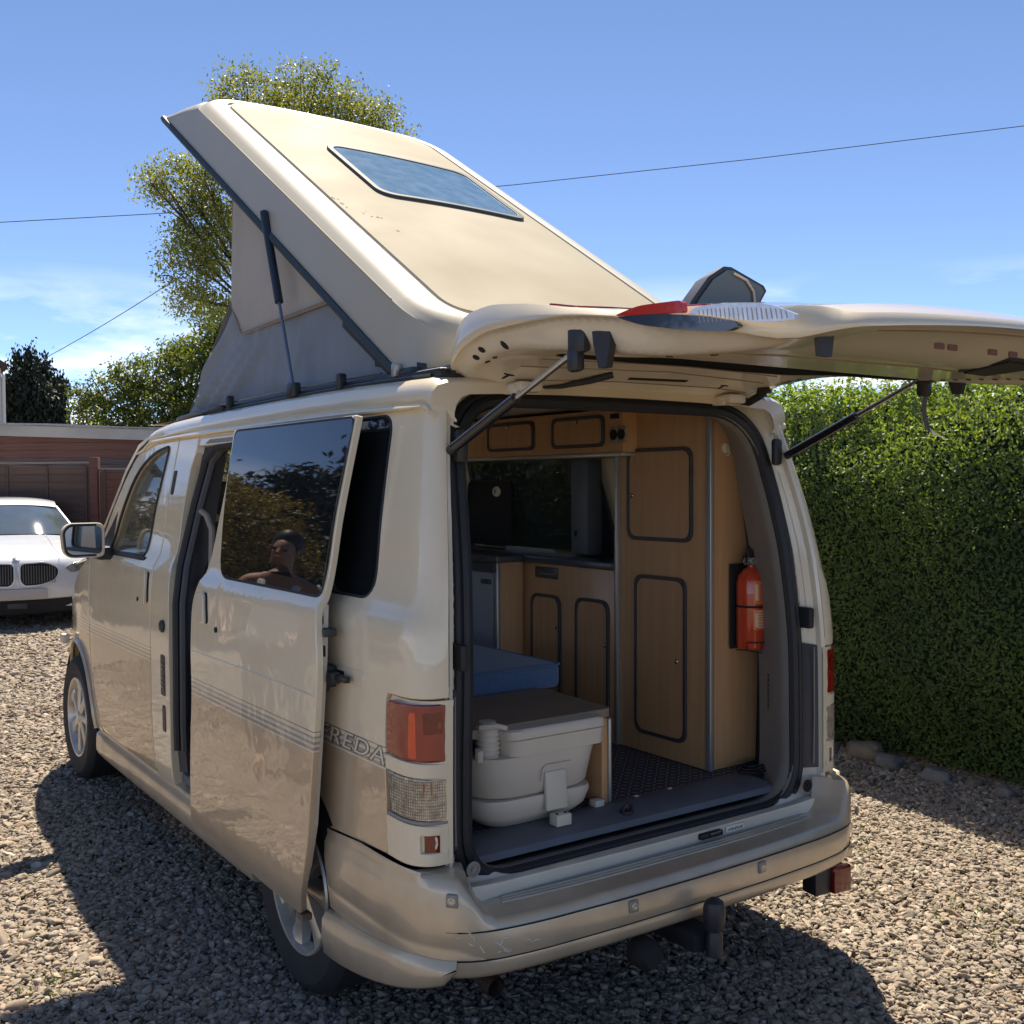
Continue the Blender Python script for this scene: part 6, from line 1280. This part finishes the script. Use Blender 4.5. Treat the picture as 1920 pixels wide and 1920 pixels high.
bg_ = MB().lathe([(.041, 0), (.041, .004), (.034, .007), (.001, .008)], (0, .035, .775), (0, -.55, .83), 24).build('bonnet_roundel', M_CHROME, car)
MB().tube([(-.46, .07, .79), (-.42, .5, .905), (-.40, 1.3, .992)], .0035, 5).build('bonnet_crease', M_WCAR, car)
MB().tube([(.46, .07, .79), (.42, .5, .905), (.40, 1.3, .992)], .0035, 5).build('bonnet_crease', M_WCAR, car)
MB().box((-.85, .3, .22), (.85, 4.8, .55)).build('underbody', M_DARK, car)
dk = MB(); dk.box((-.70, 1.75, .95), (.70, 3.6, 1.02)); dk.build('cabin', M_DARK, car)

# ---- person standing on the open side of the drive (seen only as a reflection in the door glass)
pr = thing('person', 'person in a white vest with dark hair, seen mirrored in the sliding door glass', 'person', (-1.93, 3.22, 0), R_(38)); pr.scale = (.95, .95, .93)
M_SKIN = mat('skin', (.42, .23, .15), .5, var=.1); M_VEST = mat('white_vest_cotton', (.72, .72, .74), .85); M_HAIR = mat('dark_hair', (.03, .018, .012), .5, var=.3, vscale=40); M_JEAN = mat('denim', (.05, .08, .14), .85)
def skinned(name, J, E_, m_, par, lv=2):
    me_ = bpy.data.meshes.new(name); me_.from_pydata([j[0] for j in J], E_, []); o_ = link(name, me_, m_, par); md_ = o_.modifiers.new('skin', 'SKIN'); md_.use_smooth_shade = True
    for i, j in enumerate(J):
        sv = me_.skin_vertices[0].data[i]; r = j[1]; sv.radius = r if isinstance(r, tuple) else (r, r); sv.use_root = (i == 0)
    o_.modifiers.new('sub', 'SUBSURF').levels = lv; o_.modifiers['sub'].render_levels = lv; return o_
# facing -Y, leaning forward a little
J = [((0, 0, .95), (.15, .11)), ((0, -.02, 1.10), (.125, .09)), ((0, -.07, 1.28), (.16, .10)), ((0, -.10, 1.38), (.13, .08)), ((0, -.14, 1.46), .052), ((.01, -.18, 1.54), .06), ((.02, -.195, 1.64), (.082, .098)), ((.02, -.175, 1.735), .040),
     ((.20, -.10, 1.37), .062), ((.25, -.16, 1.16), .046), ((.20, -.32, .98), .038), ((.16, -.42, .93), .026), ((-.20, -.10, 1.37), .062), ((-.25, -.16, 1.16), .046), ((-.20, -.32, .98), .038), ((-.16, -.42, .93), .026),
     ((.10, 0, .86), .095), ((.11, -.02, .48), .062), ((.11, .02, .10), .042), ((.11, -.12, .04), .035), ((-.10, 0, .86), .095), ((-.11, -.02, .48), .062), ((-.11, .02, .10), .042), ((-.11, -.12, .04), .035)]
E_ = [(0, 1), (1, 2), (2, 3), (3, 4), (4, 5), (5, 6), (6, 7), (3, 8), (8, 9), (9, 10), (10, 11), (3, 12), (12, 13), (13, 14), (14, 15), (0, 16), (16, 17), (17, 18), (18, 19), (0, 20), (20, 21), (21, 22), (22, 23)]
bd = skinned('body', J, E_, M_SKIN, pr)
for s in (1, -1):
    bx0 = Vector((s*.16, -.42, .93))
    for k in range(4): MB().tube([bx0+Vector((s*(.022-.015*k), 0, 0)), bx0+Vector((s*(.024-.016*k), -.045, -.008)), bx0+Vector((s*(.022-.016*k), -.065-.005*(k in (1, 2)), -.03))], [.010, .009, .007], 8).build('finger', M_SKIN, bd)
    MB().tube([bx0+Vector((-s*.02, .02, 0)), bx0+Vector((-s*.045, -.01, .0)), bx0+Vector((-s*.05, -.035, -.01))], [.012, .010, .008], 8).build('thumb', M_SKIN, bd)
MB().grid([[(rx*math.cos(a), y0+ry*math.sin(a), z) for a in np.linspace(0, 2*math.pi, 29)[:-1]] for rx, ry, y0, z in ((.168, .135, .0, .88), (.160, .125, -.005, .98), (.142, .110, -.02, 1.10), (.158, .118, -.05, 1.20), (.172, .122, -.075, 1.28), (.160, .112, -.09, 1.345))], closed=True).build('vest', M_VEST, pr, smooth=80)
for s in (1, -1): MB().tube([(s*.085, -.195, 1.30), (s*.10, -.175, 1.38), (s*.105, -.11, 1.438), (s*.10, -.03, 1.40), (s*.09, .01, 1.30)], .026, 8, flat=(.5, 1)).build('vest_strap', M_VEST, pr)
skinned('trousers', [((0, 0, .92), (.165, .13)), ((.10, 0, .84), .108), ((.11, -.02, .48), .078), ((.11, .02, .12), .062), ((-.10, 0, .84), .108), ((-.11, -.02, .48), .078), ((-.11, .02, .12), .062)], [(0, 1), (1, 2), (2, 3), (0, 4), (4, 5), (5, 6)], M_JEAN, pr)
hr = MB(); hr.grid([[(.02+.094*math.sin(t_)*math.cos(a), -.170+.112*math.sin(t_)*math.sin(a)+.030*t_, 1.668+.122*math.cos(t_)) for a in np.linspace(0, 2*math.pi, 21)[:-1]] for t_ in np.linspace(.05, 1.95, 10)], closed=True); hr.build('hair', M_HAIR, pr, smooth=80)
for s in (1, -1):
    MB().lathe([(.001, 0), (.012, .003), (.001, .012)], (.02+s*.032, -.283, 1.625), (0, -1, 0), 10).build('eye', M_DARK, bd)
    MB().box((.02+s*.082-.008, -.20, 1.60), (.02+s*.082+.008, -.175, 1.65), .006).build('ear', M_SKIN, bd)
MB().tube([(.02, -.285, 1.635), (.02, -.302, 1.60), (.02, -.288, 1.592)], [.006, .012, .008], 8).build('nose', M_SKIN, bd)
MB().tube([(.0, -.280, 1.572), (.02, -.286, 1.570), (.04, -.280, 1.572)], .005, 6).build('mouth', mat('lips', (.35, .12, .10), .5), bd)
